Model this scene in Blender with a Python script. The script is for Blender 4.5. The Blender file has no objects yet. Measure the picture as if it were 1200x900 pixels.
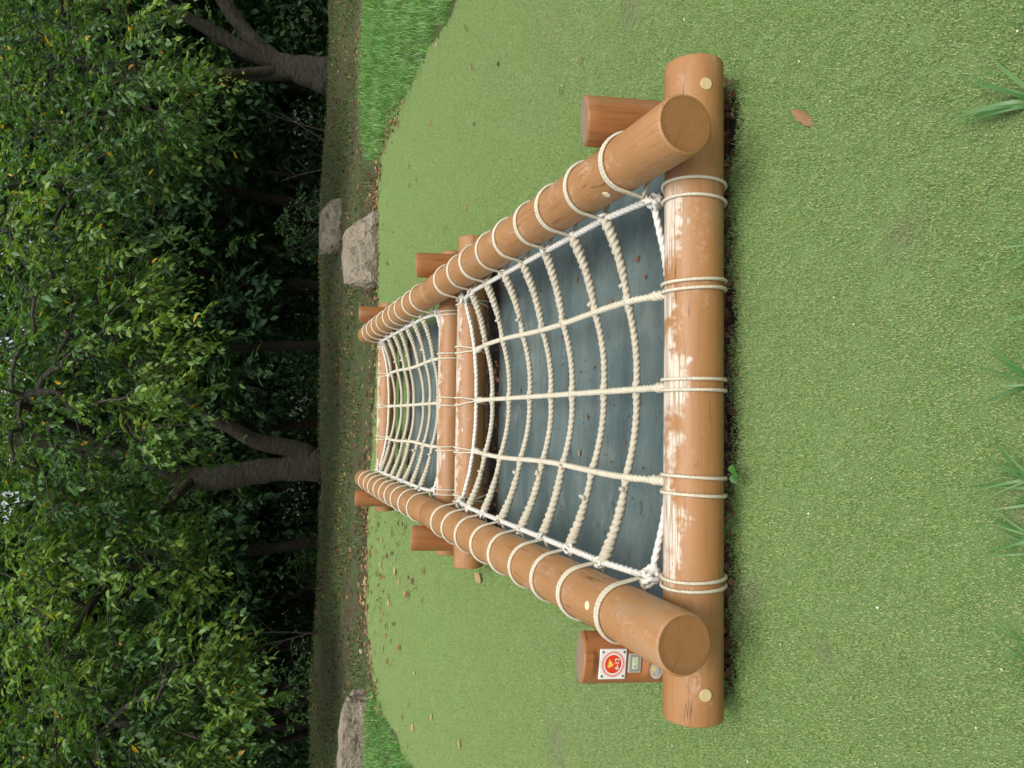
import bpy, bmesh, math, random
import numpy as np
from mathutils import Vector, Matrix, noise

scene = bpy.context.scene
COL = scene.collection
R = math.radians
rng = np.random.default_rng(7)
random.seed(7)

# ------------------------------------------------------------------ camera
CAM_H, PITCH, ROLL = 1.36, R(19.16), R(1.647)
cam_data = bpy.data.cameras.new('camera')
cam = bpy.data.objects.new('camera', cam_data)
COL.objects.link(cam)
r0 = Vector((1, 0, 0)); d0 = Vector((0, -math.sin(PITCH), -math.cos(PITCH)))
fw = Vector((0, math.cos(PITCH), -math.sin(PITCH)))
rgt = r0 * math.cos(ROLL) - d0 * math.sin(ROLL)
dwn = r0 * math.sin(ROLL) + d0 * math.cos(ROLL)
# the photograph lies on its side: image right is down, image up is right
cam.matrix_world = Matrix(((dwn.x, rgt.x, -fw.x, 0), (dwn.y, rgt.y, -fw.y, 0),
                           (dwn.z, rgt.z, -fw.z, CAM_H), (0, 0, 0, 1)))
cam_data.sensor_fit = 'HORIZONTAL'
cam_data.sensor_width = 36.0
cam_data.lens = 27.0
cam_data.clip_start = 0.05
cam_data.clip_end = 2000
scene.camera = cam

# ------------------------------------------------------------------ light
SUN_EL, SUN_AZ = R(62), R(165)       # azimuth measured from +Y towards +X
world = bpy.data.worlds.new('World'); scene.world = world
world.use_nodes = True
wn = world.node_tree.nodes; wl = world.node_tree.links
bg = wn['Background']
sky = wn.new('ShaderNodeTexSky'); sky.sky_type = 'NISHITA'; sky.sun_disc = False
sky.sun_elevation = SUN_EL; sky.sun_rotation = SUN_AZ
sky.air_density = 1.6; sky.dust_density = 4.0; sky.ozone_density = 1.0
hs = wn.new('ShaderNodeHueSaturation'); hs.inputs['Saturation'].default_value = 0.35
wl.new(sky.outputs[0], hs.inputs['Color']); wl.new(hs.outputs[0], bg.inputs['Color'])
bg.inputs['Strength'].default_value = 0.12
sun_d = bpy.data.lights.new('sun', 'SUN'); sun = bpy.data.objects.new('sun', sun_d)
COL.objects.link(sun)
sun_d.energy = 1.5; sun_d.angle = R(30); sun_d.color = (1.0, 0.96, 0.9)
sd = Vector((math.sin(SUN_AZ) * math.cos(SUN_EL), math.cos(SUN_AZ) * math.cos(SUN_EL), math.sin(SUN_EL)))
sun.rotation_euler = sd.to_track_quat('Z', 'Y').to_euler()
sun.location = sd * 30
vs = scene.view_settings
vs.view_transform = 'Standard'; vs.look = 'None'; vs.gamma = 1.0; vs.use_curve_mapping = False
vs.exposure = 0.45

# ------------------------------------------------------------------ material helpers
class NT:
    def __init__(self, name):
        self.m = bpy.data.materials.new(name); self.m.use_nodes = True
        self.t = self.m.node_tree; self.b = self.t.nodes['Principled BSDF']
        self.out = self.t.nodes['Material Output']
    def n(self, typ, **kw):
        nd = self.t.nodes.new(typ)
        for k, v in kw.items(): setattr(nd, k, v)
        return nd
    def l(self, a, b): self.t.links.new(a, b)
    def noise(self, vec, scale, detail=4, rough=0.55, dist=0.0):
        nd = self.n('ShaderNodeTexNoise')
        nd.inputs['Scale'].default_value = scale; nd.inputs['Detail'].default_value = detail
        nd.inputs['Roughness'].default_value = rough; nd.inputs['Distortion'].default_value = dist
        if vec is not None: self.l(vec, nd.inputs['Vector'])
        return nd.outputs['Fac']
    def mapping(self, vec, sc=(1, 1, 1), loc=(0, 0, 0)):
        nd = self.n('ShaderNodeMapping'); nd.inputs['Scale'].default_value = sc
        nd.inputs['Location'].default_value = loc
        self.l(vec, nd.inputs['Vector']); return nd.outputs[0]
    def ramp(self, fac, stops):
        nd = self.n('ShaderNodeValToRGB'); cr = nd.color_ramp
        while len(cr.elements) < len(stops): cr.elements.new(0.5)
        for e, (p, c) in zip(cr.elements, stops):
            e.position = p; e.color = c if len(c) == 4 else (*c, 1)
        self.l(fac, nd.inputs[0]); return nd.outputs[0]
    def mix(self, fac, a, b, mode='MIX'):
        nd = self.n('ShaderNodeMix', data_type='RGBA', blend_type=mode)
        for sock, v in ((nd.inputs[0], fac), (nd.inputs[6], a), (nd.inputs[7], b)):
            if isinstance(v, (int, float)): sock.default_value = v
            elif isinstance(v, tuple): sock.default_value = (*v, 1) if len(v) == 3 else v
            else: self.l(v, sock)
        return nd.outputs[2]
    def math(self, op, a, b=None):
        nd = self.n('ShaderNodeMath', operation=op)
        for i, v in enumerate((a, b)):
            if v is None: continue
            if isinstance(v, (int, float)): nd.inputs[i].default_value = v
            else: self.l(v, nd.inputs[i])
        return nd.outputs[0]
    def smooth(self, v, lo, hi):
        nd = self.n('ShaderNodeMapRange', interpolation_type='SMOOTHSTEP')
        nd.inputs[1].default_value = lo; nd.inputs[2].default_value = hi
        self.l(v, nd.inputs[0]); return nd.outputs[0]
    def bump(self, h, strength=0.3, dist=0.01):
        nd = self.n('ShaderNodeBump'); nd.inputs['Strength'].default_value = strength
        nd.inputs['Distance'].default_value = dist
        self.l(h, nd.inputs['Height']); self.l(nd.outputs[0], self.b.inputs['Normal'])
    def base(self, c):
        if isinstance(c, tuple): self.b.inputs['Base Color'].default_value = (*c, 1)
        else: self.l(c, self.b.inputs['Base Color'])
    def rough(self, v):
        if isinstance(v, (int, float)): self.b.inputs['Roughness'].default_value = v
        else: self.l(v, self.b.inputs['Roughness'])
    def attr(self, name): return self.n('ShaderNodeAttribute', attribute_name=name)
    def pos(self): return self.n('ShaderNodeNewGeometry').outputs['Position']
    def obj(self): return self.n('ShaderNodeTexCoord').outputs['Object']

def plain(name, col, rough=0.6, metal=0.0, var=0.12, scale=60):
    t = NT(name); nz = t.noise(t.obj(), scale)
    t.base(t.mix(nz, tuple(c * (1 - var) for c in col), tuple(min(1, c * (1 + var)) for c in col)))
    t.rough(rough); t.b.inputs['Metallic'].default_value = metal
    return t.m

def wood_mat(name, base_a, base_b, wear, scuff, grain_str, wear_dir=(0.55, 0.83)):
    """log coating; 'wc' holds (along, cross1, cross2) in metres plus an offset along the log"""
    t = NT(name); a = t.attr('wc'); wc = a.outputs['Vector']
    g1 = t.noise(t.mapping(wc, (3.0, 70, 70)), 1.0, 5, 0.6, 0.6)
    g2 = t.noise(t.mapping(wc, (1.2, 9, 9)), 1.0, 3)
    col = t.mix(g2, base_a, base_b)
    dark = tuple(c * (1 - 0.55 * grain_str) for c in base_a)
    col = t.mix(t.math('MULTIPLY', t.smooth(g1, 0.5, 0.75), grain_str), col, dark)
    # hairline checks along the grain
    ck = t.noise(t.mapping(wc, (1.3, 34, 34), (3, 1, 2)), 1.0, 2, 0.4, 0.2)
    cm = t.math('MULTIPLY', t.smooth(t.math('ABSOLUTE', t.math('SUBTRACT', ck, 0.5)), 0.009, 0.0), 0.65)
    cm = t.math('MULTIPLY', cm, t.smooth(t.noise(wc, 3.1), 0.45, 0.57))
    col = t.mix(cm, col, (0.05, 0.025, 0.012))
    # faint blotchy scuffing
    s1 = t.noise(t.mapping(wc, (9, 16, 16), (7, 2, 1)), 1.0, 6, 0.7)
    s2 = t.noise(t.mapping(wc, (60, 90, 90)), 1.0, 4, 0.7)
    sm = t.math('MULTIPLY', t.smooth(s1, 0.5, 0.72), t.smooth(s2, 0.42, 0.62))
    col = t.mix(t.math('MULTIPLY', sm, scuff), col, (0.62, 0.47, 0.36))
    # grey weathering and dark run stains
    gw = t.smooth(t.noise(t.mapping(wc, (2.2, 11, 11), (9, 3, 5)), 1.0, 5, 0.65), 0.52, 0.75)
    col = t.mix(t.math('MULTIPLY', gw, 0.5), col, (0.36, 0.26, 0.175))
    dk = t.smooth(t.noise(t.mapping(wc, (5, 26, 26), (2, 8, 4)), 1.0, 5, 0.7), 0.60, 0.78)
    col = t.mix(t.math('MULTIPLY', dk, 0.6), col, tuple(c * 0.45 for c in base_a))
    if wear > 0:
        sep = t.n('ShaderNodeSeparateXYZ'); t.l(wc, sep.inputs[0])
        up = t.math('ADD', t.math('MULTIPLY', sep.outputs[1], wear_dir[0] / 0.083),
                    t.math('MULTIPLY', sep.outputs[2], wear_dir[1] / 0.083))
        w1 = t.noise(t.mapping(wc, (8.5, 7, 7), (1, 5, 9)), 1.0, 4, 0.65)
        w2 = t.noise(t.mapping(wc, (4, 120, 120)), 1.0, 4, 0.65, 0.9)
        w3 = t.noise(t.mapping(wc, (38, 60, 60), (4, 4, 4)), 1.0, 5, 0.7)
        fld = t.math('ADD', up, t.math('ADD', t.math('MULTIPLY', w1, 2.1), t.math('MULTIPLY', w3, 0.75)))
        fld = t.math('ADD', fld, t.math('MULTIPLY', w2, 0.35))
        wm = t.math('MULTIPLY', t.smooth(fld, 1.98, 2.26), wear)
        wm = t.math('MULTIPLY', wm, t.smooth(t.noise(t.mapping(wc, (5.5, 4, 4), (3, 3, 1)), 1.0, 4, 0.65), 0.36, 0.49))
        wm = t.math('MULTIPLY', wm, t.smooth(w2, 0.34, 0.44))
        so = t.n('ShaderNodeSeparateXYZ'); t.l(t.obj(), so.inputs[0])      # feet wear the span between the rails
        wm = t.math('MULTIPLY', wm, t.smooth(t.math('ABSOLUTE', so.outputs[0]), 0.60, 0.50))
        bare = t.mix(t.smooth(w2, 0.42, 0.58), (0.42, 0.34, 0.24), (0.70, 0.61, 0.50))
        col = t.mix(wm, col, bare)
        t.rough(t.math('ADD', 0.50, t.math('MULTIPLY', wm, 0.25)))
        t.bump(t.math('SUBTRACT', g1, t.math('MULTIPLY', wm, 0.9)), 0.25, 0.002)
    else:
        t.rough(t.math('ADD', 0.50, t.math('MULTIPLY', sm, 0.25)))
        t.bump(g1, 0.2 + 0.4 * grain_str, 0.002)
    t.base(col)
    return t.m

def endgrain_mat(name, a, b):
    t = NT(name); wc = t.attr('wc').outputs['Vector']
    sep = t.n('ShaderNodeSeparateXYZ'); t.l(wc, sep.inputs[0])
    cb = t.n('ShaderNodeCombineXYZ'); t.l(sep.outputs[1], cb.inputs[0]); t.l(sep.outputs[2], cb.inputs[1])
    dn = t.n('ShaderNodeVectorMath', operation='ADD')
    nn = t.n('ShaderNodeTexNoise'); nn.inputs['Scale'].default_value = 18; t.l(cb.outputs[0], nn.inputs['Vector'])
    sc = t.n('ShaderNodeVectorMath', operation='SCALE'); sc.inputs['Scale'].default_value = 0.012
    t.l(nn.outputs['Color'], sc.inputs[0]); t.l(cb.outputs[0], dn.inputs[0]); t.l(sc.outputs[0], dn.inputs[1])
    ln = t.n('ShaderNodeVectorMath', operation='LENGTH'); t.l(dn.outputs[0], ln.inputs[0])
    ring = t.math('ADD', t.math('MULTIPLY', t.math('SINE', t.math('MULTIPLY', ln.outputs['Value'], 900)), 0.5), 0.5)
    blot = t.noise(cb.outputs[0], 22, 4, 0.6)
    col = t.mix(blot, a, b)
    col = t.mix(t.math('MULTIPLY', ring, 0.16), col, tuple(c * 0.5 for c in a))
    # radial drying check
    ang = t.math('ARCTAN2', sep.outputs[2], sep.outputs[1])
    chk = t.math('ABSOLUTE', t.math('SUBTRACT', t.math('ADD', ang, t.math('MULTIPLY', t.noise(cb.outputs[0], 30, 2), 0.25)), 0.62))
    cmask = t.math('MULTIPLY', t.smooth(chk, 0.03, 0.0), t.smooth(ln.outputs['Value'], 0.006, 0.02))
    col = t.mix(t.math('MULTIPLY', cmask, 0.7), col, (0.02, 0.01, 0.006))
    ray = t.noise(t.mapping(cb.outputs[0], (1, 1, 1)), 5, 2); ang2 = t.n('ShaderNodeCombineXYZ'); t.l(t.math('MULTIPLY', ang, 6.0), ang2.inputs[0]); t.l(t.math('MULTIPLY', ln.outputs['Value'], 8.0), ang2.inputs[1])
    rays = t.smooth(t.noise(ang2.outputs[0], 1.6, 3, 0.6), 0.58, 0.70)
    col = t.mix(t.math('MULTIPLY', rays, 0.45), col, tuple(c * 0.35 for c in a))
    col = t.mix(t.math('MULTIPLY', t.smooth(ln.outputs['Value'], 0.055, 0.078), 0.35), col, tuple(c * 0.45 for c in a))
    t.base(col); t.rough(0.6); t.bump(ring, 0.25, 0.001)
    return t.m

def rope_mat(name, col_a, col_b):
    t = NT(name); p = t.obj()
    n1 = t.noise(p, 9, 3); n2 = t.noise(p, 420, 3, 0.7)
    c = t.mix(n1, col_a, col_b)
    c = t.mix(t.math('MULTIPLY', t.smooth(t.noise(p, 26, 5, 0.7), 0.52, 0.75), 0.5), c, tuple(x * 0.62 for x in col_b))
    c = t.mix(t.math('MULTIPLY', t.smooth(n2, 0.55, 0.8), 0.35), c, tuple(x * 0.55 for x in col_b))
    t.base(c); t.rough(0.75); t.bump(n2, 0.5, 0.002)
    return t.m

def leaf_mat(name, stops, trans=0.35, rough=0.42):
    t = NT(name); tint = t.attr('tint').outputs['Fac']
    col = t.ramp(tint, stops)
    tr = t.n('ShaderNodeBsdfTranslucent'); t.l(t.mix(1.0, col, (1.5, 1.55, 0.55), 'MULTIPLY'), tr.inputs[0])
    t.base(col); t.rough(rough)
    mx = t.n('ShaderNodeMixShader'); mx.inputs[0].default_value = trans
    t.l(t.b.outputs[0], mx.inputs[1]); t.l(tr.outputs[0], mx.inputs[2]); t.l(mx.outputs[0], t.out.inputs[0])
    return t.m

M = {}
M['rail'] = wood_mat('rail_coating', (0.35, 0.170, 0.062), (0.44, 0.228, 0.088), 0.0, 0.6, 0.4)
M['beam'] = wood_mat('beam_coating', (0.325, 0.150, 0.052), (0.405, 0.200, 0.074), 1.0, 0.5, 0.4)
M['post'] = wood_mat('post_stain', (0.30, 0.112, 0.034), (0.40, 0.165, 0.055), 0.0, 0.12, 0.8)
M['end'] = endgrain_mat('log_end_grain', (0.25, 0.11, 0.035), (0.36, 0.17, 0.06))
M['postend'] = endgrain_mat('post_end_grain', (0.26, 0.17, 0.11), (0.40, 0.28, 0.19))
M['rope'] = rope_mat('rope_cream', (0.72, 0.67, 0.52), (0.60, 0.54, 0.40))
M['rope_tan'] = rope_mat('rope_tan', (0.60, 0.55, 0.43), (0.47, 0.42, 0.31))
M['rope_white'] = rope_mat('rope_white', (0.76, 0.74, 0.68), (0.66, 0.64, 0.57))
M['plug'] = plain('plug_plastic', (0.58, 0.46, 0.24), 0.5)
M['plug_pale'] = plain('plug_plastic_pale', (0.80, 0.70, 0.45), 0.5)
M['white'] = plain('sign_white', (0.80, 0.81, 0.80), 0.4, 0, 0.04)
M['red'] = plain('sign_red', (0.72, 0.055, 0.02), 0.4, 0, 0.08)
M['pink'] = plain('sign_faded_red', (0.78, 0.30, 0.24), 0.4, 0, 0.08)
M['yellow'] = plain('sign_yellow', (0.80, 0.62, 0.12), 0.4, 0, 0.1)
M['grey'] = plain('sign_grey', (0.30, 0.33, 0.30), 0.5, 0.2, 0.1)
M['palegrey'] = plain('sign_pale_grey', (0.55, 0.58, 0.55), 0.4, 0.2, 0.1)
M['palegreen'] = plain('sign_pale_green', (0.62, 0.70, 0.52), 0.5, 0, 0.06)
M['olive'] = plain('sign_olive', (0.42, 0.40, 0.08), 0.5, 0, 0.06)
M['screw'] = plain('screw_steel', (0.16, 0.16, 0.16), 0.45, 0.6)
M['deadleaf'] = leaf_mat('dead_leaf', [(0, (0.10, 0.045, 0.02)), (0.4, (0.22, 0.10, 0.045)), (0.75, (0.34, 0.19, 0.09)), (0.92, (0.46, 0.33, 0.16)), (1, (0.55, 0.32, 0.03))], 0.12, 0.6)
M['chip'] = leaf_mat('pale_chip', [(0, (0.45, 0.40, 0.28)), (1, (0.75, 0.72, 0.6))], 0.05, 0.6)
M['leaf_a'] = leaf_mat('cherry_leaf', [(0, (0.04, 0.10, 0.045)), (0.40, (0.08, 0.18, 0.055)), (0.7, (0.16, 0.285, 0.06)), (0.985, (0.28, 0.39, 0.065)), (0.99, (0.55, 0.27, 0.02)), (1, (0.62, 0.36, 0.03))], 0.4)
M['leaf_y'] = leaf_mat('yellowed_leaf', [(0, (0.52, 0.24, 0.02)), (1, (0.62, 0.38, 0.03))], 0.35)
M['leaf_b'] = leaf_mat('wood_leaf', [(0, (0.026, 0.062, 0.034)), (0.6, (0.05, 0.11, 0.042)), (1, (0.09, 0.17, 0.045))], 0.25, 0.9)
M['leaf_b'].node_tree.nodes['Principled BSDF'].inputs['Specular IOR Level'].default_value = 0.15
M['grass'] = leaf_mat('lush_grass', [(0, (0.06, 0.18, 0.03)), (0.5, (0.13, 0.34, 0.06)), (0.88, (0.36, 0.54, 0.22)), (1, (0.42, 0.40, 0.18))], 0.3, 0.45)
M['short_grass'] = leaf_mat('short_grass', [(0, (0.05, 0.095, 0.025)), (0.6, (0.09, 0.16, 0.035)), (1, (0.20, 0.18, 0.075))], 0.25, 0.5)
M['blade'] = leaf_mat('crabgrass', [(0, (0.06, 0.17, 0.04)), (0.6, (0.10, 0.26, 0.06)), (1, (0.20, 0.32, 0.12))], 0.35, 0.4)

def worn_spots(t, p):
    """mask of the trodden, dusty spots in the turf (x, y, radius)"""
    d0_ = t.noise(p, 7, 5, 0.7); tot = None
    for x, y, r_ in ((-0.57, 1.78, 0.10), (-0.62, 1.50, 0.05), (-1.58, 3.15, 0.16), (0.35, 1.30, 0.10), (-0.95, 1.25, 0.16), (1.45, 2.6, 0.14), (-0.2, 0.98, 0.12)):
        v = t.n('ShaderNodeVectorMath', operation='DISTANCE'); t.l(p, v.inputs[0]); v.inputs[1].default_value = (x, y, 0.015)
        m = t.smooth(t.math('ADD', v.outputs['Value'], t.math('MULTIPLY', d0_, r_ * 1.6)), r_ * 1.75, r_ * 0.85)
        tot = m if tot is None else t.math('MAXIMUM', tot, m)
    return tot
def turf_blade_mat():
    t = NT('turf_blade'); tint = t.attr('tint').outputs['Fac']
    col = t.ramp(tint, [(0, (0.14, 0.27, 0.07)), (0.35, (0.25, 0.42, 0.12)), (0.70, (0.37, 0.53, 0.18)), (0.85, (0.41, 0.53, 0.20)), (0.89, (0.49, 0.47, 0.24)), (1, (0.62, 0.56, 0.34))])
    p = t.pos()
    big = t.noise(p, 0.9, 4, 0.6)
    col = t.mix(t.math('MULTIPLY', t.smooth(big, 0.40, 0.72), 0.28), col, (0.38, 0.38, 0.20))
    col = t.mix(t.math('MULTIPLY', worn_spots(t, p), 0.6), col, (0.33, 0.29, 0.21))
    t.base(col); t.rough(0.5)
    return t.m
M['turf_blade'] = turf_blade_mat()
def turf_mat():
    t = NT('turf_backing'); p = t.pos()
    n = t.noise(p, 260, 3, 0.7); n2 = t.noise(p, 2.0, 4)
    c = t.mix(n, (0.10, 0.19, 0.05), (0.24, 0.37, 0.12))
    t.base(t.mix(t.math('MULTIPLY', n2, 0.3), c, (0.16, 0.16, 0.08))); t.rough(0.8); t.bump(n, 0.8, 0.006)
    return t.m
M['turf'] = turf_mat()
def ground_mat():
    t = NT('woodland_ground'); p = t.pos()
    n1 = t.noise(p, 0.8, 5, 0.6); n2 = t.noise(p, 7, 5, 0.65); n3 = t.noise(p, 60, 4, 0.7)
    c = t.mix(t.smooth(n3, 0.35, 0.7), (0.030, 0.022, 0.013), (0.15, 0.105, 0.062))
    g = t.mix(n3, (0.03, 0.055, 0.014), (0.09, 0.135, 0.036))
    msk = t.smooth(t.math('ADD', t.math('MULTIPLY', n1, 0.35), t.math('ADD', t.math('MULTIPLY', n2, 0.4), t.math('MULTIPLY', t.noise(p, 28, 5, 0.75), 0.35))), 0.50, 0.58)
    sep = t.n('ShaderNodeSeparateXYZ'); t.l(p, sep.inputs[0])
    mould_shade = t.smooth(t.math('ADD', sep.outputs[1], t.math('MULTIPLY', n2, 3.0)), 17.5, 20.0)   # leaf mould under the trees, with the wood's shade painted into its colour
    t.base(t.mix(mould_shade, t.mix(msk, c, g), t.mix(n3, (0.012, 0.011, 0.007), (0.045, 0.036, 0.022)))); t.rough(0.95); t.bump(n3, 0.8, 0.02)
    return t.m
M['ground'] = ground_mat()
def soil_mat():
    t = NT('dark_soil'); p = t.pos()
    n = t.noise(p, 90, 5, 0.7)
    t.base(t.mix(n, (0.018, 0.013, 0.009), (0.075, 0.055, 0.04))); t.rough(0.95); t.bump(n, 1.0, 0.02)
    return t.m
M['soil'] = soil_mat()
def mat_mat():
    t = NT('blue_grey_rubber'); p = t.pos()
    n1 = t.noise(p, 2.2, 5, 0.6); n2 = t.noise(p, 14, 5, 0.7); n3 = t.noise(p, 130, 3, 0.6)
    c = t.mix(t.smooth(n1, 0.35, 0.7), (0.075, 0.116, 0.114), (0.135, 0.182, 0.174))
    c = t.mix(t.math('MULTIPLY', t.smooth(t.noise(t.mapping(p, (1, 1, 1), (5, 9, 0)), 3.2, 6, 0.65), 0.52, 0.72), 0.6), c, (0.23, 0.25, 0.22))
    c = t.mix(t.math('MULTIPLY', t.smooth(n2, 0.58, 0.74), 0.75), c, (0.028, 0.036, 0.036))
    st = t.noise(t.mapping(p, (10, 60, 1), (2, 3, 0)), 1.0, 4, 0.7, 0.8)
    c = t.mix(t.math('MULTIPLY', t.smooth(st, 0.61, 0.68), 0.75), c, (0.03, 0.04, 0.04))
    t.base(c); t.rough(t.math('ADD', 0.42, t.math('MULTIPLY', n2, 0.3)))
    rip = t.noise(t.mapping(p, (1.5, 9, 1), (4, 1, 0)), 1.0, 3, 0.5, 0.6)
    dust = t.math('MULTIPLY', t.smooth(t.noise(t.mapping(p, (2, 7, 1), (7, 7, 0)), 1.0, 6, 0.7), 0.45, 0.75), t.smooth(t.noise(p, 180, 3, 0.7), 0.35, 0.65))
    c = t.mix(t.math('MULTIPLY', dust, 0.5), c, (0.27, 0.28, 0.24)); t.base(c)
    t.bump(t.math('ADD', t.math('ADD', n3, t.math('MULTIPLY', n2, 2)), t.math('MULTIPLY', rip, 6)), 0.55, 0.004)
    return t.m
M['mat'] = mat_mat()
def rock_mat():
    t = NT('pale_stone'); p = t.obj()
    n1 = t.noise(p, 3.5, 6, 0.65); n2 = t.noise(p, 30, 6, 0.7)
    c = t.mix(n1, (0.25, 0.205, 0.145), (0.48, 0.41, 0.31))
    c = t.mix(t.math('MULTIPLY', t.smooth(n2, 0.45, 0.7), 0.65), c, (0.10, 0.08, 0.058))
    c = t.mix(t.math('MULTIPLY', t.smooth(t.noise(p, 6, 4, 0.6), 0.56, 0.66), 0.55), c, (0.07, 0.068, 0.045))
    t.base(c); t.rough(0.9); t.bump(t.math('ADD', n1, n2), 0.9, 0.05)
    return t.m
M['rock'] = rock_mat()
def bark_mat(name, a, b):
    t = NT(name); p = t.obj()
    n1 = t.noise(t.mapping(p, (5, 5, 22)), 1.0, 6, 0.75, 1.2); n2 = t.noise(p, 2.0, 4)
    c = t.mix(t.smooth(n1, 0.3, 0.7), a, b)
    c = t.mix(t.math('MULTIPLY', t.smooth(n2, 0.5, 0.7), 0.4), c, (0.06, 0.07, 0.035))
    t.base(c); t.rough(0.9); t.bump(n1, 1.0, 0.06)
    return t.m
M['bark'] = bark_mat('grey_bark', (0.026, 0.023, 0.016), (0.135, 0.118, 0.088))
M['bark_dark'] = bark_mat('dark_bark', (0.014, 0.012, 0.008), (0.05, 0.038, 0.026))

# ------------------------------------------------------------------ mesh helpers
class MB:
    """collects vertices, faces, material slots and point attributes for one mesh"""
    def __init__(s): s.v = []; s.f = []; s.mi = []; s.wc = []; s.k = 0; s.sm = []
    def add(s, v, f, mi=0, smooth=True, wc=None):
        v = np.asarray(v, float); s.v.append(v)
        for q in f:
            s.f.append(tuple(int(i) + s.k for i in q)); s.mi.append(mi); s.sm.append(smooth)
        s.wc.append(np.zeros((len(v), 3)) if wc is None else np.asarray(wc, float))
        s.k += len(v)
    def mesh(s, name, mats, wc=False, origin=(0, 0, 0)):
        me = bpy.data.meshes.new(name)
        v = np.concatenate(s.v) - np.asarray(origin, float)
        me.from_pydata(v.tolist(), [], s.f)
        for m in mats: me.materials.append(m)
        me.polygons.foreach_set('material_index', s.mi)
        me.polygons.foreach_set('use_smooth', s.sm)
        if wc:
            a = me.attributes.new('wc', 'FLOAT_VECTOR', 'POINT')
            a.data.foreach_set('vector', np.concatenate(s.wc).ravel())
        me.update()
        return me

OR = {}
def put(name, me, parent=None, origin=(0, 0, 0)):
    o = bpy.data.objects.new(name, me); COL.objects.link(o)
    origin = Vector(origin); OR[o] = origin
    if parent is not None:
        o.parent = parent; o.location = origin - OR[parent]
    else: o.location = origin
    return o
def tag(o, label=None, cat=None, group=None, kind=None):
    if label: o['label'] = label
    if cat: o['category'] = cat
    if group: o['group'] = group
    if kind: o['kind'] = kind
    return o

def frames(P, closed=False):
    P = np.asarray(P, float); n = len(P)
    if closed: T = np.roll(P, -1, 0) - np.roll(P, 1, 0)
    else: T = np.gradient(P, axis=0)
    T /= np.linalg.norm(T, axis=1)[:, None] + 1e-12
    up = np.array([0, 0, 1.0]) if abs(T[0, 2]) < 0.9 else np.array([1.0, 0, 0])
    N = np.zeros_like(P); nn = np.cross(T[0], up); nn /= np.linalg.norm(nn); N[0] = nn
    for i in range(1, n):
        nn = N[i - 1] - T[i] * np.dot(N[i - 1], T[i]); nn /= np.linalg.norm(nn) + 1e-12; N[i] = nn
    return T, N, np.cross(T, N)

def resample(P, step, closed=False):
    P = np.asarray(P, float)
    if closed: P = np.vstack([P, P[:1]])
    d = np.r_[0, np.cumsum(np.linalg.norm(np.diff(P, axis=0), axis=1))]
    n = max(3, int(round(d[-1] / step)))
    s = np.linspace(0, d[-1], n + 1)
    Q = np.stack([np.interp(s, d, P[:, i]) for i in range(3)], 1)
    return Q[:-1] if closed else Q

def tube(mb, P, rad, sides=8, closed=False, cap=True, mi=0):
    P = np.asarray(P, float); n = len(P); rad = np.broadcast_to(np.asarray(rad, float), (n,))
    T, N, B = frames(P, closed)
    th = np.linspace(0, 2 * np.pi, sides, endpoint=False)
    V = P[:, None, :] + rad[:, None, None] * (np.cos(th)[None, :, None] * N[:, None, :] + np.sin(th)[None, :, None] * B[:, None, :])
    F = []
    m = n if closed else n - 1
    for i in range(m):
        a = i * sides; b = ((i + 1) % n) * sides
        for j in range(sides):
            k = (j + 1) % sides; F.append((a + j, a + k, b + k, b + j))
    if cap and not closed:
        F.append(tuple(range(sides - 1, -1, -1))); F.append(tuple(range((n - 1) * sides, n * sides)))
    mb.add(V.reshape(-1, 3), F, mi)

def rope(mb, P, r, pitch=None, closed=False, rmod=None, sides=12, steps=10, seed=0):
    """three-strand twisted rope swept along P"""
    pitch = pitch or r * 6.5
    Q = resample(P, pitch / steps, closed); n = len(Q)
    T, N, B = frames(Q, closed)
    th = np.linspace(0, 2 * np.pi, sides, endpoint=False)
    d = np.linalg.norm(np.diff(Q, axis=0), axis=1); s = np.r_[0, np.cumsum(d)]
    tot = s[-1] + (np.linalg.norm(Q[0] - Q[-1]) if closed else 0)
    tw = 2 * np.pi * (round(tot / pitch * 3) / 3 / tot if closed else 1 / pitch) * s
    prof = 0.74 + 0.30 * np.abs(np.cos(1.5 * th))
    rr = np.full(n, r)
    if rmod is not None: rr = r * rmod(s / tot)
    g = np.random.default_rng(seed); rr = rr * (1 + 0.03 * g.standard_normal(n))
    ang = th[None] + tw[:, None]
    V = Q[:, None] + (rr[:, None] * prof[None])[..., None] * (np.cos(ang)[..., None] * N[:, None] + np.sin(ang)[..., None] * B[:, None])
    F = []
    for i in range(n if closed else n - 1):
        a = i * sides; b = ((i + 1) % n) * sides
        for j in range(sides):
            k = (j + 1) % sides; F.append((a + j, a + k, b + k, b + j))
    if not closed:
        F.append(tuple(range(sides - 1, -1, -1))); F.append(tuple(range((n - 1) * sides, n * sides)))
    mb.add(V.reshape(-1, 3), F, 0)

def quads_mesh(name, V, F, mats, tint=None, smooth=False):
    """large quad mesh from arrays; tint is a per-face value"""
    me = bpy.data.meshes.new(name)
    V = np.asarray(V, np.float32); F = np.asarray(F, np.int32); nf = len(F); k = F.shape[1]
    me.vertices.add(len(V)); me.vertices.foreach_set('co', V.ravel())
    me.loops.add(nf * k); me.loops.foreach_set('vertex_index', F.ravel())
    me.polygons.add(nf); me.polygons.foreach_set('loop_start', np.arange(nf, dtype=np.int32) * k)
    me.update(calc_edges=True)
    for m in mats: me.materials.append(m)
    if tint is not None:
        a = me.attributes.new('tint', 'FLOAT', 'FACE'); a.data.foreach_set('value', np.asarray(tint, np.float32))
    if smooth: me.polygons.foreach_set('use_smooth', np.ones(nf, bool))
    me.validate()
    return me

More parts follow.
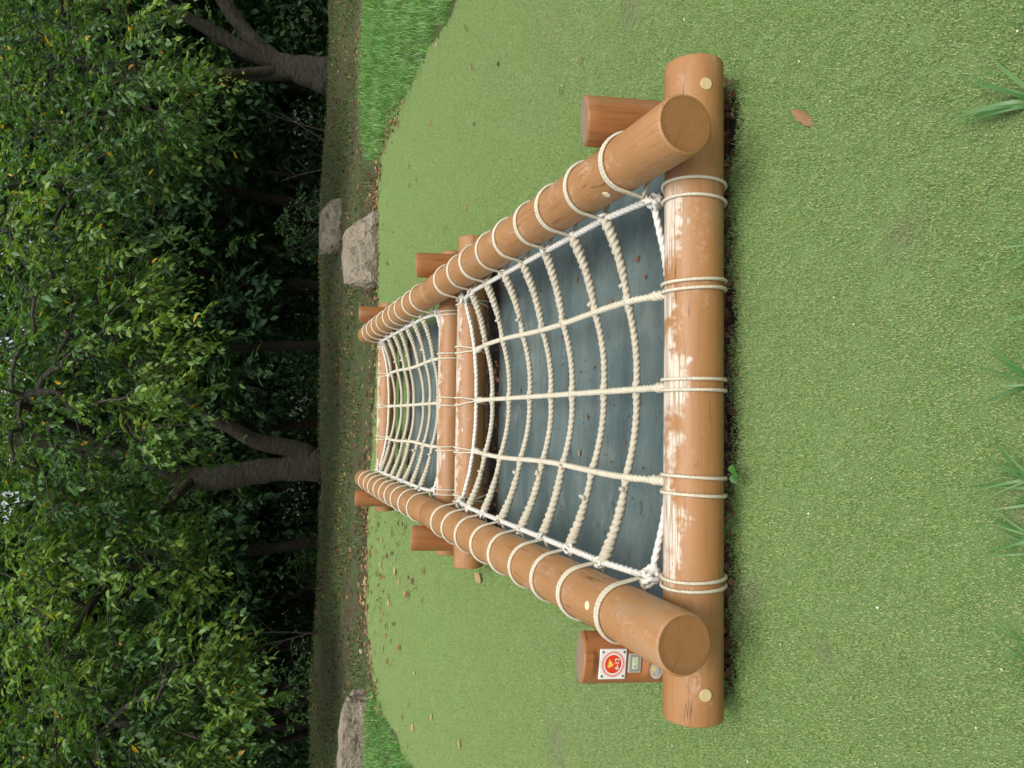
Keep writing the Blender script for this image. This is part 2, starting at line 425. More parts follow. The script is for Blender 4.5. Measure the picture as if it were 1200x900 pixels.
def norm(a): return a / (np.linalg.norm(a, axis=-1, keepdims=True) + 1e-9)
LEAF = np.array([[0, 0, 0], [.22, .32, .06], [.19, .66, .05], [0, 1, -.06], [-.19, .66, .05], [-.22, .32, .06]])
LEAFQ = np.array([[0, 1, 2, 3], [0, 3, 4, 5]])
def leaves_arrays(P, D, Nn, size, width=1.0):
    """folded two-quad leaves at P pointing along D with rough normal Nn"""
    D = norm(D); S = norm(np.cross(D, Nn)); U = np.cross(S, D)
    n = len(P); size = np.broadcast_to(size, (n,))
    V = P[:, None] + size[:, None, None] * (LEAF[None, :, 0:1] * width * S[:, None] + LEAF[None, :, 1:2] * D[:, None] + LEAF[None, :, 2:3] * U[:, None])
    F = LEAFQ[None] + 6 * np.arange(n)[:, None, None]
    return V.reshape(-1, 3), F.reshape(-1, 4)

def blades_arrays(P, H, W, lean, g, segs=3, curl=0.6, az=None):
    """curved tapering grass blades"""
    n = len(P); az = g.uniform(0, 2 * np.pi, n) if az is None else az
    dirh = np.stack([np.cos(az), np.sin(az), 0 * az], 1); side = np.stack([-np.sin(az), np.cos(az), 0 * az], 1)
    t = np.linspace(0, 1, segs + 1)
    out = (lean[:, None] * (t[None] ** (1 + curl))) * H[:, None]
    up = H[:, None] * (t[None] - 0.35 * lean[:, None] * t[None] ** 2)
    w = W[:, None] * np.array([1 - 0.85 * x ** 1.6 for x in t])[None] * 0.5
    C = P[:, None] + out[..., None] * dirh[:, None] + up[..., None] * np.array([0, 0, 1.0])
    V = np.stack([C - w[..., None] * side[:, None], C + w[..., None] * side[:, None]], 2).reshape(-1, 3)
    q = np.array([[2 * i, 2 * i + 1, 2 * i + 3, 2 * i + 2] for i in range(segs)])
    F = (q[None] + (2 * (segs + 1)) * np.arange(n)[:, None, None]).reshape(-1, 4)
    return V, F
# ------------------------------------------------------------------ ground, turf
def gz(x, y):
    """height of the woodland ground: level, then falling away behind the crest"""
    crest = 15.3 + 0.12 * x + 0.5 * math.sin(x * 0.7)
    d = y - crest
    z = 0.03 * math.sin(x * 1.3) * math.sin(y * 1.1) if y > 9.2 else 0.0
    if d > 0: z -= 3.2 * (1 - math.exp(-d * 0.11))
    return z

# lay of the net bridge (its own frame: x across, y along)
B_ORG = Vector((0.0221, 1.6722, 0.0)); B_ROT = R(2.8176)
def bw(x, y):
    c, s = math.cos(B_ROT), math.sin(B_ROT)
    return (B_ORG.x + x * c - y * s, B_ORG.y + x * s + y * c)

def axis_pts(lo, hi, step, far):
    a = list(np.arange(lo, hi + 1e-6, step)); s = step; x = a[-1]
    while x < far: s *= 1.45; x += s; a.append(x)
    s = step; x = a[0]; b = []
    while x > -far: s *= 1.45; x -= s; b.append(x)
    return np.array(b[::-1] + a)
gx = axis_pts(-12, 12, 0.4, 600); gy = axis_pts(-4, 26, 0.4, 600)
GV = [(x, y, gz(x, y) + (0.02 * noise.noise(Vector((x * 1.7, y * 1.7, 0))) if y > 9.5 else -0.004)) for y in gy for x in gx]
nx = len(gx)
GF = [(j * nx + i, j * nx + i + 1, (j + 1) * nx + i + 1, (j + 1) * nx + i) for j in range(len(gy) - 1) for i in range(nx - 1)]
mb = MB(); mb.add(GV, GF)
tag(put('ground', mb.mesh('ground', [M['ground']])), kind='structure')

TURF = [(2.80, 0.55), (2.79, 3.0), (2.77, 5.4), (2.78, 6.35), (2.70, 7.65), (2.50, 8.7), (2.25, 8.95), (1.95, 8.75), (1.05, 8.65), (0.43, 8.58),
        (-0.52, 8.68), (-1.3, 8.85), (-2.02, 8.9), (-2.67, 8.78), (-3.15, 8.42), (-3.29, 7.9), (-3.24, 6.96), (-3.16, 6.15), (-3.1, 4.0), (-3.1, 0.55)]
ES = 1.36 / 1.40
TURF = [(x * ES, y * ES if y > 1 else y) for x, y in TURF]
HOLE = [bw(-0.88, 0.232), bw(0.88, 0.232), bw(0.86, 2.58), bw(0.66, 2.60), bw(0.66, 4.98), bw(-0.66, 4.98), bw(-0.66, 2.60), bw(-0.86, 2.58)]
def dense(loop, step):
    out = []
    for (a, b), (c, d) in zip(loop, loop[1:] + loop[:1]):
        n = max(1, int(math.hypot(c - a, d - b) / step))
        for i in range(n):
            f = i / n; out.append((a + (c - a) * f, b + (d - b) * f))
    return out
def holed_mesh(name, outer, hole, z, mat, rough=0.0):
    bm = bmesh.new(); edges = []
    for loop in (outer, hole):
        vs_ = []
        for x, y in loop:
            jx = rough * noise.noise(Vector((x * 5, y * 5, 3))); jy = rough * noise.noise(Vector((x * 5, y * 5, 9)))
            vs_.append(bm.verts.new((x + jx, y + jy, z)))
        for i in range(len(vs_)): edges.append(bm.edges.new((vs_[i], vs_[(i + 1) % len(vs_)])))
    bmesh.ops.triangle_fill(bm, edges=edges, use_beauty=True)
    for f in bm.faces:
        f.normal_update()
        if f.normal.z < 0: f.normal_flip()
    me = bpy.data.meshes.new(name); bm.to_mesh(me); bm.free(); me.materials.append(mat)
    return me
outer_all = [(2.72, -6), *TURF, (-3.0, -6)]
turf = put('artificial_turf', holed_mesh('artificial_turf', dense(outer_all, 0.15), dense(HOLE, 0.1), 0.012, M['turf'], 0.11))
tag(turf, kind='structure')

def scatter_group(name, density, blade_h, blade_r, blades_per_m2, tilt, patch, mat, seed, tan=0.0):
    """turf pile: patches of short blades spread over the turf"""
    g = bpy.data.node_groups.new(name, 'GeometryNodeTree')
    g.interface.new_socket('Geometry', in_out='INPUT', socket_type='NodeSocketGeometry')
    g.interface.new_socket('Geometry', in_out='OUTPUT', socket_type='NodeSocketGeometry')
    N, L = g.nodes, g.links
    gi = N.new('NodeGroupInput'); go = N.new('NodeGroupOutput')
    def rnd(lo, hi, sd, vec=False):
        r = N.new('FunctionNodeRandomValue'); r.data_type = 'FLOAT_VECTOR' if vec else 'FLOAT'
        if vec: r.inputs[0].default_value = lo; r.inputs[1].default_value = hi
        else: r.inputs[2].default_value = lo; r.inputs[3].default_value = hi
        r.inputs['Seed'].default_value = sd
        return r.outputs[0] if vec else r.outputs[1]
    tufts = []
    for k in range(3):
        gr = N.new('GeometryNodeMeshGrid')
        for i, v in ((0, patch), (1, patch), (2, 2), (3, 2)): gr.inputs[i].default_value = v
        dp = N.new('GeometryNodeDistributePointsOnFaces'); dp.inputs['Density'].default_value = blades_per_m2; dp.inputs['Seed'].default_value = seed + k
        L.new(gr.outputs['Mesh'], dp.inputs['Mesh'])
        cn = N.new('GeometryNodeMeshCone'); cn.fill_type = 'NONE'
        cn.inputs['Vertices'].default_value = 3; cn.inputs['Radius Top'].default_value = blade_r * 0.35
        cn.inputs['Radius Bottom'].default_value = blade_r; cn.inputs['Depth'].default_value = blade_h
        tint = N.new('GeometryNodeStoreNamedAttribute'); tint.data_type = 'FLOAT'; tint.domain = 'POINT'
        tint.inputs['Name'].default_value = 'tint'
        L.new(dp.outputs['Points'], tint.inputs['Geometry']); L.new(rnd(0, 1, 11 + k), tint.inputs['Value'])
        ip = N.new('GeometryNodeInstanceOnPoints')
        L.new(tint.outputs[0], ip.inputs['Points']); L.new(cn.outputs['Mesh'], ip.inputs['Instance'])
        L.new(rnd((-tilt, -tilt, 0), (tilt, tilt, 6.28), 23 + k, True), ip.inputs['Rotation'])
        L.new(rnd((0.7, 0.7, 0.6), (1.3, 1.3, 1.25), 31 + k, True), ip.inputs['Scale'])
        rl = N.new('GeometryNodeRealizeInstances'); L.new(ip.outputs[0], rl.inputs[0])
        sm = N.new('GeometryNodeSetMaterial'); sm.inputs['Material'].default_value = mat
        L.new(rl.outputs[0], sm.inputs[0])
        ti = N.new('GeometryNodeGeometryToInstance'); L.new(sm.outputs[0], ti.inputs[0]); tufts.append(ti)
    jn = N.new('GeometryNodeJoinGeometry')
    for ti in tufts: L.new(ti.outputs[0], jn.inputs[0])
    dp = N.new('GeometryNodeDistributePointsOnFaces'); dp.distribute_method = 'POISSON'; dp.inputs['Distance Min'].default_value = density
    dp.inputs['Density Max'].default_value = 4000; dp.inputs['Seed'].default_value = seed + 9
    L.new(gi.outputs[0], dp.inputs['Mesh'])
    ip = N.new('GeometryNodeInstanceOnPoints'); L.new(dp.outputs['Points'], ip.inputs['Points'])
    L.new(jn.outputs[0], ip.inputs['Instance']); ip.inputs['Pick Instance'].default_value = True
    L.new(rnd((0, 0, 0), (0, 0, 6.28), 5, True), ip.inputs['Rotation'])
    L.new(ip.outputs[0], go.inputs[0])
    return g
pile = put('turf_pile', holed_mesh('turf_pile', dense(TURF, 0.15), dense(HOLE, 0.1), 0.017, M['turf_blade'], 0.11))
md = pile.modifiers.new('pile', 'NODES')
md.node_group = scatter_group('turf_pile', 0.038, 0.0062, 0.00095, 42000, 0.5, 0.072, M['turf_blade'], 3)
tag(pile, 'short pale green artificial turf pile with tan flecks', 'turf', kind='stuff')

# dark soil in the cut-out under the bridge, and the two rubber mats
def slab(name, corners, z, th, mat, bevel=0.004, sub=0.12, amp=0.004):
    """flat slab with slightly uneven surface; corners in bridge frame (x0,x1,y0,y1)"""
    x0, x1, y0, y1 = corners; nx_ = max(2, int((x1 - x0) / sub)); ny_ = max(2, int((y1 - y0) / sub)); m_ = MB(); V = []; F = []
    for j in range(ny_ + 1):
        for i in range(nx_ + 1):
            x = x0 + (x1 - x0) * i / nx_; y = y0 + (y1 - y0) * j / ny_
            e = 0.012
            if i in (0, nx_): x += e * noise.noise(Vector((x, y * 9, 1)))
            if j in (0, ny_): y += e * noise.noise(Vector((x * 9, y, 2)))
            w = bw(x, y); edge = i in (0, nx_) or j in (0, ny_)
            V.append((w[0], w[1], z + amp * noise.noise(Vector((x * 4, y * 4, 0))) - (bevel if edge else 0)))
    n_ = nx_ + 1
    for j in range(ny_):
        for i in range(nx_): F.append((j * n_ + i, j * n_ + i + 1, (j + 1) * n_ + i + 1, (j + 1) * n_ + i))
    rim = [i for i in range(n_)] + [j * n_ + nx_ for j in range(1, ny_ + 1)] + [ny_ * n_ + i for i in range(nx_ - 1, -1, -1)] + [j * n_ for j in range(ny_ - 1, 0, -1)]
    k = len(V)
    for r_ in rim: V.append((V[r_][0], V[r_][1], z - th))
    for a in range(len(rim)):
        b = (a + 1) % len(rim); F.append((rim[a], k + a, k + b, rim[b]))
    m_.add(V, F)
    return m_.mesh(name, [mat])
tag(put('soil', slab('soil', (-0.95, 0.95, 0.18, 5.2), 0.004, 0.05, M['soil'], 0, 0.1, 0.003)), kind='structure')
tag(put('rubber_mat', slab('rubber_mat', (-0.80, 0.80, 0.345, 2.41), 0.022, 0.03, M['mat'])),
    'blue grey rubber mat under the net section with signs on its post', 'mat', 'mats under the nets')
tag(put('rubber_mat', slab('rubber_mat', (-0.66, 0.66, 2.80, 4.78), 0.022, 0.03, M['mat'])),
    'blue grey rubber mat under the net section nearer the woods', 'mat', 'mats under the nets')

# ------------------------------------------------------------------ the net bridge
RR, RB, RP = 0.0805, 0.083, 0.072
W, HR, HB, PT, PH, LU, OFF = 0.653, 0.320, 0.160, 0.798, 0.457, 2.70, 0.215
bridge = bpy.data.objects.new('rope_net_bridge', None); COL.objects.link(bridge)
bridge.location = B_ORG; bridge.rotation_euler = (0, 0, B_ROT); OR[bridge] = Vector((0, 0, 0))
tag(bridge, 'low two-section rope net bridge of brown logs standing on blue mats', 'net bridge')

def log(axis, length, r, seed, segs=40, rings=18, bev=0.007, flat=None, taper=0.0, mats=None, slope=0.0):
    """a log centred on its origin; axis 0/1/2; slot 0 side, slot 1 end grain"""
    g = np.random.default_rng(seed); off = g.uniform(0, 50)
    xs = [-length / 2, -length / 2 + bev * 0.3, -length / 2 + bev] + list(np.linspace(-length / 2, length / 2, rings)[1:-1]) + [length / 2 - bev, length / 2 - bev * 0.3, length / 2]
    rs = [r - bev, r - bev * 0.35, r] + [r] * (rings - 2) + [r, r - bev * 0.35, r - bev]
    th = np.linspace(0, 2 * np.pi, segs, endpoint=False); V = []; WC = []
    for x, rad in zip(xs, rs):
        rad = rad * (1 + taper * x / length)
        for a in th:
            rr_ = rad * (1 + 0.014 * noise.noise(Vector((x * 2 + off, math.cos(a) * 1.3, math.sin(a) * 1.3))))
            y, z = rr_ * math.cos(a), rr_ * math.sin(a)
            if flat and flat[0] < x < flat[1] and y < flat[2]: y = flat[2]
            lim = slope * (y + r)
            xx = x - lim if x > length / 2 - 1.2 * bev else min(x, length / 2 - lim - 1.2 * bev)
            V.append((xx, y, z)); WC.append((x + off, y, z))
    n = len(xs); F = []
    for i in range(n - 1):
        for j in range(segs):
            k = (j + 1) % segs; F.append((i * segs + j, (i + 1) * segs + j, (i + 1) * segs + k, i * segs + k))
    m_ = MB()
    def ax(P):
        P = np.asarray(P)
        if axis == 0: return P                                    # along x: cross (y, z)
        if axis == 1: return np.stack([-P[:, 1], P[:, 0], P[:, 2]], 1)   # along y
        return np.stack([-P[:, 2], P[:, 1], P[:, 0]], 1)          # along z: y stays y
    m_.add(ax(V), F, 0, True, WC)
    for e, base in ((0, 0), (1, (n - 1) * segs)):
        cap = [V[base + j] for j in range(segs)]
        m_.add(ax(cap), [tuple(range(segs)) if e == 0 else tuple(range(segs - 1, -1, -1))], 1, False, [WC[base + j] for j in range(segs)])
    # orient: caps and sides recalculated below
    me = m_.mesh('log', mats, wc=True)
    bm = bmesh.new(); bm.from_mesh(me); bmesh.ops.recalc_face_normals(bm, faces=bm.faces); bm.to_mesh(me); bm.free()
    return me

def loop_path(R_, K):
    """teardrop: round a log of radius R_ about (0,0) and out to the knot K, in 2D"""
    d = math.hypot(*K); phi = math.atan2(K[1], K[0]); al = math.acos(min(0.999, R_ / d))
    pts = [(K[0], K[1])]
    for i in range(33):
        a = phi + al + (2 * math.pi - 2 * al) * i / 32
        pts.append((R_ * math.cos(a), R_ * math.sin(a)))
    return pts

RS = 0.0056        # lashing strand radius
def lash_mesh(name, R_, K, axis, spread, seed, mat, skew=0.0):
    """two strands of thin rope round a log, drawn together at the knot K"""
    m_ = MB(); p2 = loop_path(R_ + RS * 0.9, K); g = np.random.default_rng(seed)
    for sgn in (-1, 1):
        jit = g.uniform(0.8, 1.25)
        pts = []
        for i, (a, b) in enumerate(p2):
            near = min(1.0, math.hypot(a - K[0], b - K[1]) / (R_ * 1.2)); f = i / len(p2)
            s = sgn * (RS * 0.6 + (spread * jit - RS * 0.6) * near) + skew * math.sin(2 * math.pi * f) * near
            pts.append((s, a, b) if axis == 0 else (a, s, b))
        rope(m_, pts, RS, closed=True, sides=9, steps=6, seed=seed + sgn)
    return m_.mesh(name, [mat])

def knot_mesh(seed):
    m_ = MB(); g = np.random.default_rng(seed)
    for k in range(4):
        q = norm(g.standard_normal(3)); a = norm(np.cross(q, [0.3, 0.5, 0.8])); b = np.cross(q, a)
        th = np.linspace(0, 2 * np.pi, 14, endpoint=False); rad = g.uniform(0.011, 0.017)
        c = g.uniform(-0.008, 0.008, 3)
        P = c + rad * (np.cos(th)[:, None] * a + np.sin(th)[:, None] * b) + 0.003 * g.standard_normal((14, 3))
        rope(m_, P, 0.0062, closed=True, sides=9, steps=6, seed=seed + k)
    return m_.mesh('knot', [M['rope_white']])
KNOTS = [knot_mesh(40 + i) for i in range(4)]

TE, ZE, ZK = 0.556, 0.268, 0.158
LASH_R = {}
for side in (1, -1):
    K = (-side * (W - TE), ZE - HR)
    LASH_R[side] = [lash_mesh('rope_loop', RR, K, 1, RS * 1.05, 60 + i, M['rope'], g_) for i, g_ in enumerate((0.004, -0.003, 0.008, 0.0))]
KB = (0.108, ZK - HB)
LASH_F = [lash_mesh('rope_loop', RB, KB, 0, 0.012 + 0.004 * i, 80 + i, M['rope'], 0.004 * (i - 1)) for i in range(3)]
LASH_B = [lash_mesh('rope_loop', RB, (-KB[0], KB[1]), 0, 0.013 + 0.004 * i, 90 + i, M['rope'], 0.004 * (i - 1)) for i in range(3)]

TPOS = (-0.28, 0.0, 0.28)
rail_no = 0
def disc_mesh(name, r, th, direction, mat):
    m_ = MB(); d = Vector(direction).normalized(); q = Vector((0, 0, 1)).rotation_difference(d)
    n = 20; V = []
    for z, rr_ in ((0, r), (th * 0.7, r), (th, r * 0.9)):
        for i in range(n): V.append(tuple(q @ Vector((rr_ * math.cos(2 * math.pi * i / n), rr_ * math.sin(2 * math.pi * i / n), z))))
    F = [(k * n + i, k * n + (i + 1) % n, (k + 1) * n + (i + 1) % n, (k + 1) * n + i) for k in range(2) for i in range(n)] + [tuple(range(2 * n, 3 * n))]
    m_.add(V, F, 0, False)
    return m_.mesh(name, [mat])

for unit in range(2):
    y0 = unit * LU
    ys = [y0 + OFF + 0.108 + i * (LU - 2 * OFF - 0.216) / 8 for i in range(9)]
    # rails with their lashings
    for side in (1, -1):
        o = Vector((side * W, y0 + LU / 2, HR))
        rail = put('rail', log(1, LU - 0.004, RR, 11 + unit * 2 + side, mats=[M['rail'], M['end']], taper=0.02), bridge, o)
        for i, y in enumerate(ys):
            jy = random.uniform(-0.02, 0.02)
            lo = put('rope_loop', LASH_R[side][(i * 3 + unit + side) % 4], rail, (side * W, y + jy, HR))
            lo.rotation_euler = (0, 0, R(random.uniform(-5, 5)))
        if unit == 0:
            dr = Vector((-side, 0, 0.35)) if side > 0 else Vector((0.12, -0.0, 1))
            dn_ = dr.normalized()
            put('plug', disc_mesh('plug', 0.013, 0.003, dr, M['plug_pale']), rail, Vector((side * W, 0.40, HR)) + dn_ * (RR - 0.0015))
    # beams with their lashings
    for end in (0, 1):
        yb = y0 + (OFF if end == 0 else LU - OFF); o = Vector((0, yb, HB))
        me = log(0, 1.847, RB, 31 + unit * 2 + end, mats=[M['beam'], M['end']], rings=24)
        beam = put('cross_beam', me, bridge, o)
        for k, x in enumerate((-TE + 0.01, *TPOS, TE - 0.01)):
            lm = (LASH_F if end == 0 else LASH_B)[(k * 2 + unit + end) % 3]
            put('rope_loop', lm, beam, (x, yb, HB))
        if unit == 0 and end == 0:
            for x in (-0.835, 0.835):
                dr = Vector((0, -1, 0.16)).normalized()
                put('plug', disc_mesh('plug', 0.017, 0.003, dr, M['plug']), beam, o + Vector((x, 0, 0)) + dr * (RB - 0.0012))
    # the net: edge rope all round, then the ropes across and along it
    def zc(i): return ZK - 0.012 * math.sin(math.pi * i / 8)
    def ze(i): return ZE - 0.035 if i in (0, 8) else ZE
    no = Vector((0, y0 + LU / 2, 0.2))
    m_ = MB(); per = []
    for i in range(9): per.append((-TE, ys[i], ze(i) - (0.004 if i not in (0, 8) else 0)))
    for x in (-0.40, -0.28, -0.14, 0.0, 0.14, 0.28, 0.40): per.append((x, ys[8], ZK + (ze(8) - ZK) * (abs(x) / TE) ** 2.4))
    for i in range(8, -1, -1): per.append((TE, ys[i], ze(i) - (0.004 if i not in (0, 8) else 0)))
    for x in (0.40, 0.28, 0.14, 0.0, -0.14, -0.28, -0.40): per.append((x, ys[0], ZK + (ze(0) - ZK) * (abs(x) / TE) ** 2.4))
    rope(m_, per, 0.0115, closed=True, seed=5)
    net = put('rope_net', m_.mesh('rope_net', [M['rope_white']], origin=no), bridge, no)
    for i in range(1, 8):
        ts = np.linspace(-TE, TE, 31); zz = zc(i) + (ZE - zc(i)) * (np.abs(ts) / TE) ** 1.75
        zz = zz - random.uniform(-0.004, 0.016) * (1 - (ts / TE) ** 2) - 0.006 * np.abs(np.sin((ts + 0.28) / 0.28 * np.pi))
        yy = ys[i] + 0.009 * np.sin(ts * random.uniform(4, 8) + i * 1.7) + random.uniform(-0.022, 0.022) * (1 - (ts / TE) ** 2)
        sl = random.uniform(0.17, 0.27); sr = random.uniform(0.17, 0.27)
        def rmod(f, sl=sl, sr=sr):
            d = f * 1.15
            m = 1 + 0.30 * np.clip((sl - d) / 0.03, 0, 1) + 0.30 * np.clip((d - (1.15 - sr)) / 0.03, 0, 1) + 0.28 * np.clip((0.13 - d) / 0.1, 0, 1) + 0.28 * np.clip((d - 1.02) / 0.1, 0, 1)
            for c in TPOS: m = m + 0.42 * np.exp(-(((d - 0.575) - c * 1.03) / 0.022) ** 2)
            return m * (1 + 0.07 * np.sin(f * 260) * (m > 1.3))
        m_ = MB(); o = Vector((0, ys[i], 0.25))
        rope(m_, np.stack([ts, yy, zz], 1), 0.0128, rmod=rmod, seed=100 + i + 20 * unit, pitch=0.066)
        # frayed strand ends where the splice is tucked
        for xx in (-TE + sl * 0.97, TE - sr * 0.97):
            j = np.array([xx, np.interp(xx, ts, yy), np.interp(xx, ts, zz)])
            for q in range(2):
                dv = norm(np.array([-np.sign(xx) * 0.6, random.uniform(-1, 1), random.uniform(0.2, 1)])) * random.uniform(0.02, 0.03)
                tube(m_, [j, j + dv * 0.6, j + dv], [0.0075, 0.007, 0.0055], 7)
        put('cross_rope', m_.mesh('cross_rope', [M['rope_tan']], origin=o), net, o)
    for t in TPOS:
        m_ = MB(); o = Vector((t, y0 + LU / 2, 0.22)); P = []
        for i in np.linspace(0, 8, 33):
            tt = t * (1 + 0.02 * math.sin(i * 1.3)); base = ZK - 0.012 * math.sin(math.pi * i / 8)
            P.append((tt, ys[0] + (ys[8] - ys[0]) * i / 8, base + (ZE - base) * (abs(t) / TE) ** 1.75 * (1 if 0 < i < 8 else 0.0) * min(1, i * 1.2, (8 - i) * 1.2)))
        def rm2(f):
            d = np.minimum(f, 1 - f) * 2.05
            return 1 + 0.45 * np.clip((0.12 - d) / 0.03, 0, 1) * (1 + 0.15 * np.sin(f * 300))
        rope(m_, P, 0.0118, rmod=rm2, seed=140 + unit, pitch=0.07)
        put('length_rope', m_.mesh('length_rope', [M['rope']], origin=o), net, o)
    q = 0
    for i in range(9):
        for side in (1, -1):
            kn = put('knot', KNOTS[q % 4], net, (side * TE, ys[i], ze(i)))
            kn.rotation_euler = (random.uniform(0, 6), random.uniform(0, 6), random.uniform(0, 6)); q += 1
            if i in (0, 8): kn.scale = (1.5, 1.5, 1.5)
# posts
LEAN = (4.5, 2.5, 1.5)
for k, y in enumerate((OFF + RB + RP, LU, 2 * LU - OFF - RB - RP)):
    for side in (1, -1):
        hgt = PH + 0.06; signed = (k == 0 and side < 0)
        me = log(2, hgt, RP, 51 + 2 * k + side, mats=[M['post'], M['postend']], rings=60 if signed else 12, segs=64 if signed else 36,
                 slope=0.29, flat=(hgt / 2 - 0.195, hgt / 2 - 0.042, -0.059) if signed else None)
        o = Vector((side * PT, y, PH - hgt / 2))
        post = put('post', me, bridge, o)
        post.rotation_euler = (0, -R(LEAN[k]) * side, 0)
        if signed: post['label'] = 'brown post with red age sign and small plates'

# ---- signs on the flat of the near post
def text_mesh(s, size, mat, ext=0.0006):
    cu = bpy.data.curves.new('lettering', 'FONT'); cu.body = s; cu.size = size; cu.extrude = ext
    cu.align_x = 'CENTER'; cu.align_y = 'CENTER'; cu.offset = size * 0.012
    ob = bpy.data.objects.new('lettering_curve', cu); COL.objects.link(ob)
    dg = bpy.context.evaluated_depsgraph_get(); dg.update()
    me = bpy.data.meshes.new_from_object(ob.evaluated_get(dg)); me.materials.clear(); me.materials.append(mat)
    bpy.data.objects.remove(ob); bpy.data.curves.remove(cu)
    # stand it up: text plane XY -> XZ, facing -Y
    co = np.empty(len(me.vertices) * 3); me.vertices.foreach_get('co', co); co = co.reshape(-1, 3)
    co = np.stack([co[:, 0], -co[:, 2], co[:, 1]], 1); me.vertices.foreach_set('co', co.ravel()); me.update()
    return me
def plate(w, h, th, mat, rad=0.002):
    bm = bmesh.new(); bmesh.ops.create_cube(bm, size=1)
    for v in bm.verts: v.co = Vector((v.co.x * w, v.co.y * th, v.co.z * h))
    bmesh.ops.bevel(bm, geom=[e for e in bm.edges], offset=min(rad, th * 0.3), segments=2, affect='EDGES')
    me = bpy.data.meshes.new('plate'); bm.to_mesh(me); bm.free(); me.materials.append(mat); return me
def ring_mesh(r_in, r_out, th, mat, n=48, sx=1.0):
    m_ = MB(); V = []
    for y in (0, -th):
        for r_ in (r_in, r_out):
            for i in range(n): V.append((sx * r_ * math.cos(2 * math.pi * i / n), y, r_ * math.sin(2 * math.pi * i / n)))
    F = []
    for i in range(n):
        k = (i + 1) % n
        F.append((2 * n + i, 3 * n + i, 3 * n + k, 2 * n + k)); F.append((n + i, n + k, 3 * n + k, 3 * n + i)); F.append((i, 2 * n + i, 2 * n + k, k))
    m_.add(V, F, 0, False); return m_.mesh('ring', [mat])
def outline_mesh(pts, th, mat):
    m_ = MB(); n = len(pts); V = [(x, 0, z) for x, z in pts] + [(x, -th, z) for x, z in pts]
    m_.add(V, [tuple(range(n, 2 * n)), *[(i, (i + 1) % n, n + (i + 1) % n, n + i) for i in range(n)]], 0, False)
    me = m_.mesh('emblem', [mat])
    bm = bmesh.new(); bm.from_mesh(me); bmesh.ops.recalc_face_normals(bm, faces=bm.faces); bm.to_mesh(me); bm.free(); return me
yf = OFF + RB + RP - 0.059
so = Vector((-PT + 0.011, yf - 0.003, 0.362))
sign = put('age_sign', plate(0.083, 0.083, 0.005, M['white']), bridge, so)
sign['label'] = 'white square age sign with red ring reading 6-12'
f1 = so + Vector((0, -0.0026, 0))
put('ring', ring_mesh(0.030, 0.0355, 0.0005, M['pink']), sign, f1)
put('disc', ring_mesh(0.0002, 0.0255, 0.0005, M['red']), sign, f1)
blob = []
for i in range(40):
    a = 2 * math.pi * i / 40; r_ = 0.0082 + 0.0022 * math.sin(3 * a + 0.6) + 0.0014 * math.sin(7 * a) + 0.001 * math.cos(2 * a)
    blob.append((r_ * math.cos(a) * 1.05, r_ * math.sin(a)))
put('emblem', outline_mesh(blob, 0.0004, M['yellow']), sign, f1 + Vector((0, -0.0006, 0.0085)))
put('lettering', text_mesh('6-12', 0.0175, M['white']), sign, f1 + Vector((0.001, -0.0013, -0.0125)))
for sx in (-1, 1):
    for sz in (-1, 1):
        put('screw', disc_mesh('screw', 0.0032, 0.0015, (0, -1, 0), M['screw']), sign, f1 + Vector((0.033 * sx, 0, 0.033 * sz)))
so = Vector((-PT + 0.007, yf - 0.002, 0.292))
pl = put('spec_plate', plate(0.053, 0.040, 0.004, M['palegrey']), bridge, so)
pl['label'] = 'small grey plate with pale inset and yellow-green writing'
f1 = so + Vector((0, -0.0021, 0))
put('border', plate(0.047, 0.031, 0.0008, M['grey']), pl, f1)
put('inset', plate(0.034, 0.019, 0.0014, M['palegreen']), pl, f1)
for x, pts_ in ((-0.008, [(-.005, -.005), (-.002, .005), (.003, .004), (-.002, -.001), (.004, -.006)]), (0.0015, [(-.002, -.003), (.002, .002)]), (0.0095, [(-.004, .004), (.004, .005), (.004, -.005), (-.004, -.004), (-.004, .004)])):
    m_ = MB(); tube(m_, [(a, 0, b) for a, b in pts_], 0.0007, 6); put('marking', m_.mesh('marking', [M['olive']]), pl, f1 + Vector((x, -0.0012, 0)))
so = Vector((-PT - 0.016, yf - 0.0135, 0.228))
bd = put('maker_badge', ring_mesh(0.0002, 0.0205, 0.002, M['palegrey'], sx=1.18), bridge, so)
bd['label'] = 'oval silver badge with yellow mark and dark line'
for x, z, w_, h_, mt in ((0.004, 0.008, 0.010, 0.011, 'yellow'), (-0.010, 0.009, 0.004, 0.009, 'olive'), (0, -0.006, 0.026, 0.0018, 'grey'), (0.0, -0.0105, 0.016, 0.0014, 'grey')):
    put('marking', plate(w_, h_, 0.0008, M[mt]), bd, so + Vector((x, -0.0024, z)))

for o_ in (sign, pl, bd): o_.rotation_euler = (0, R(LEAN[0]), 0)

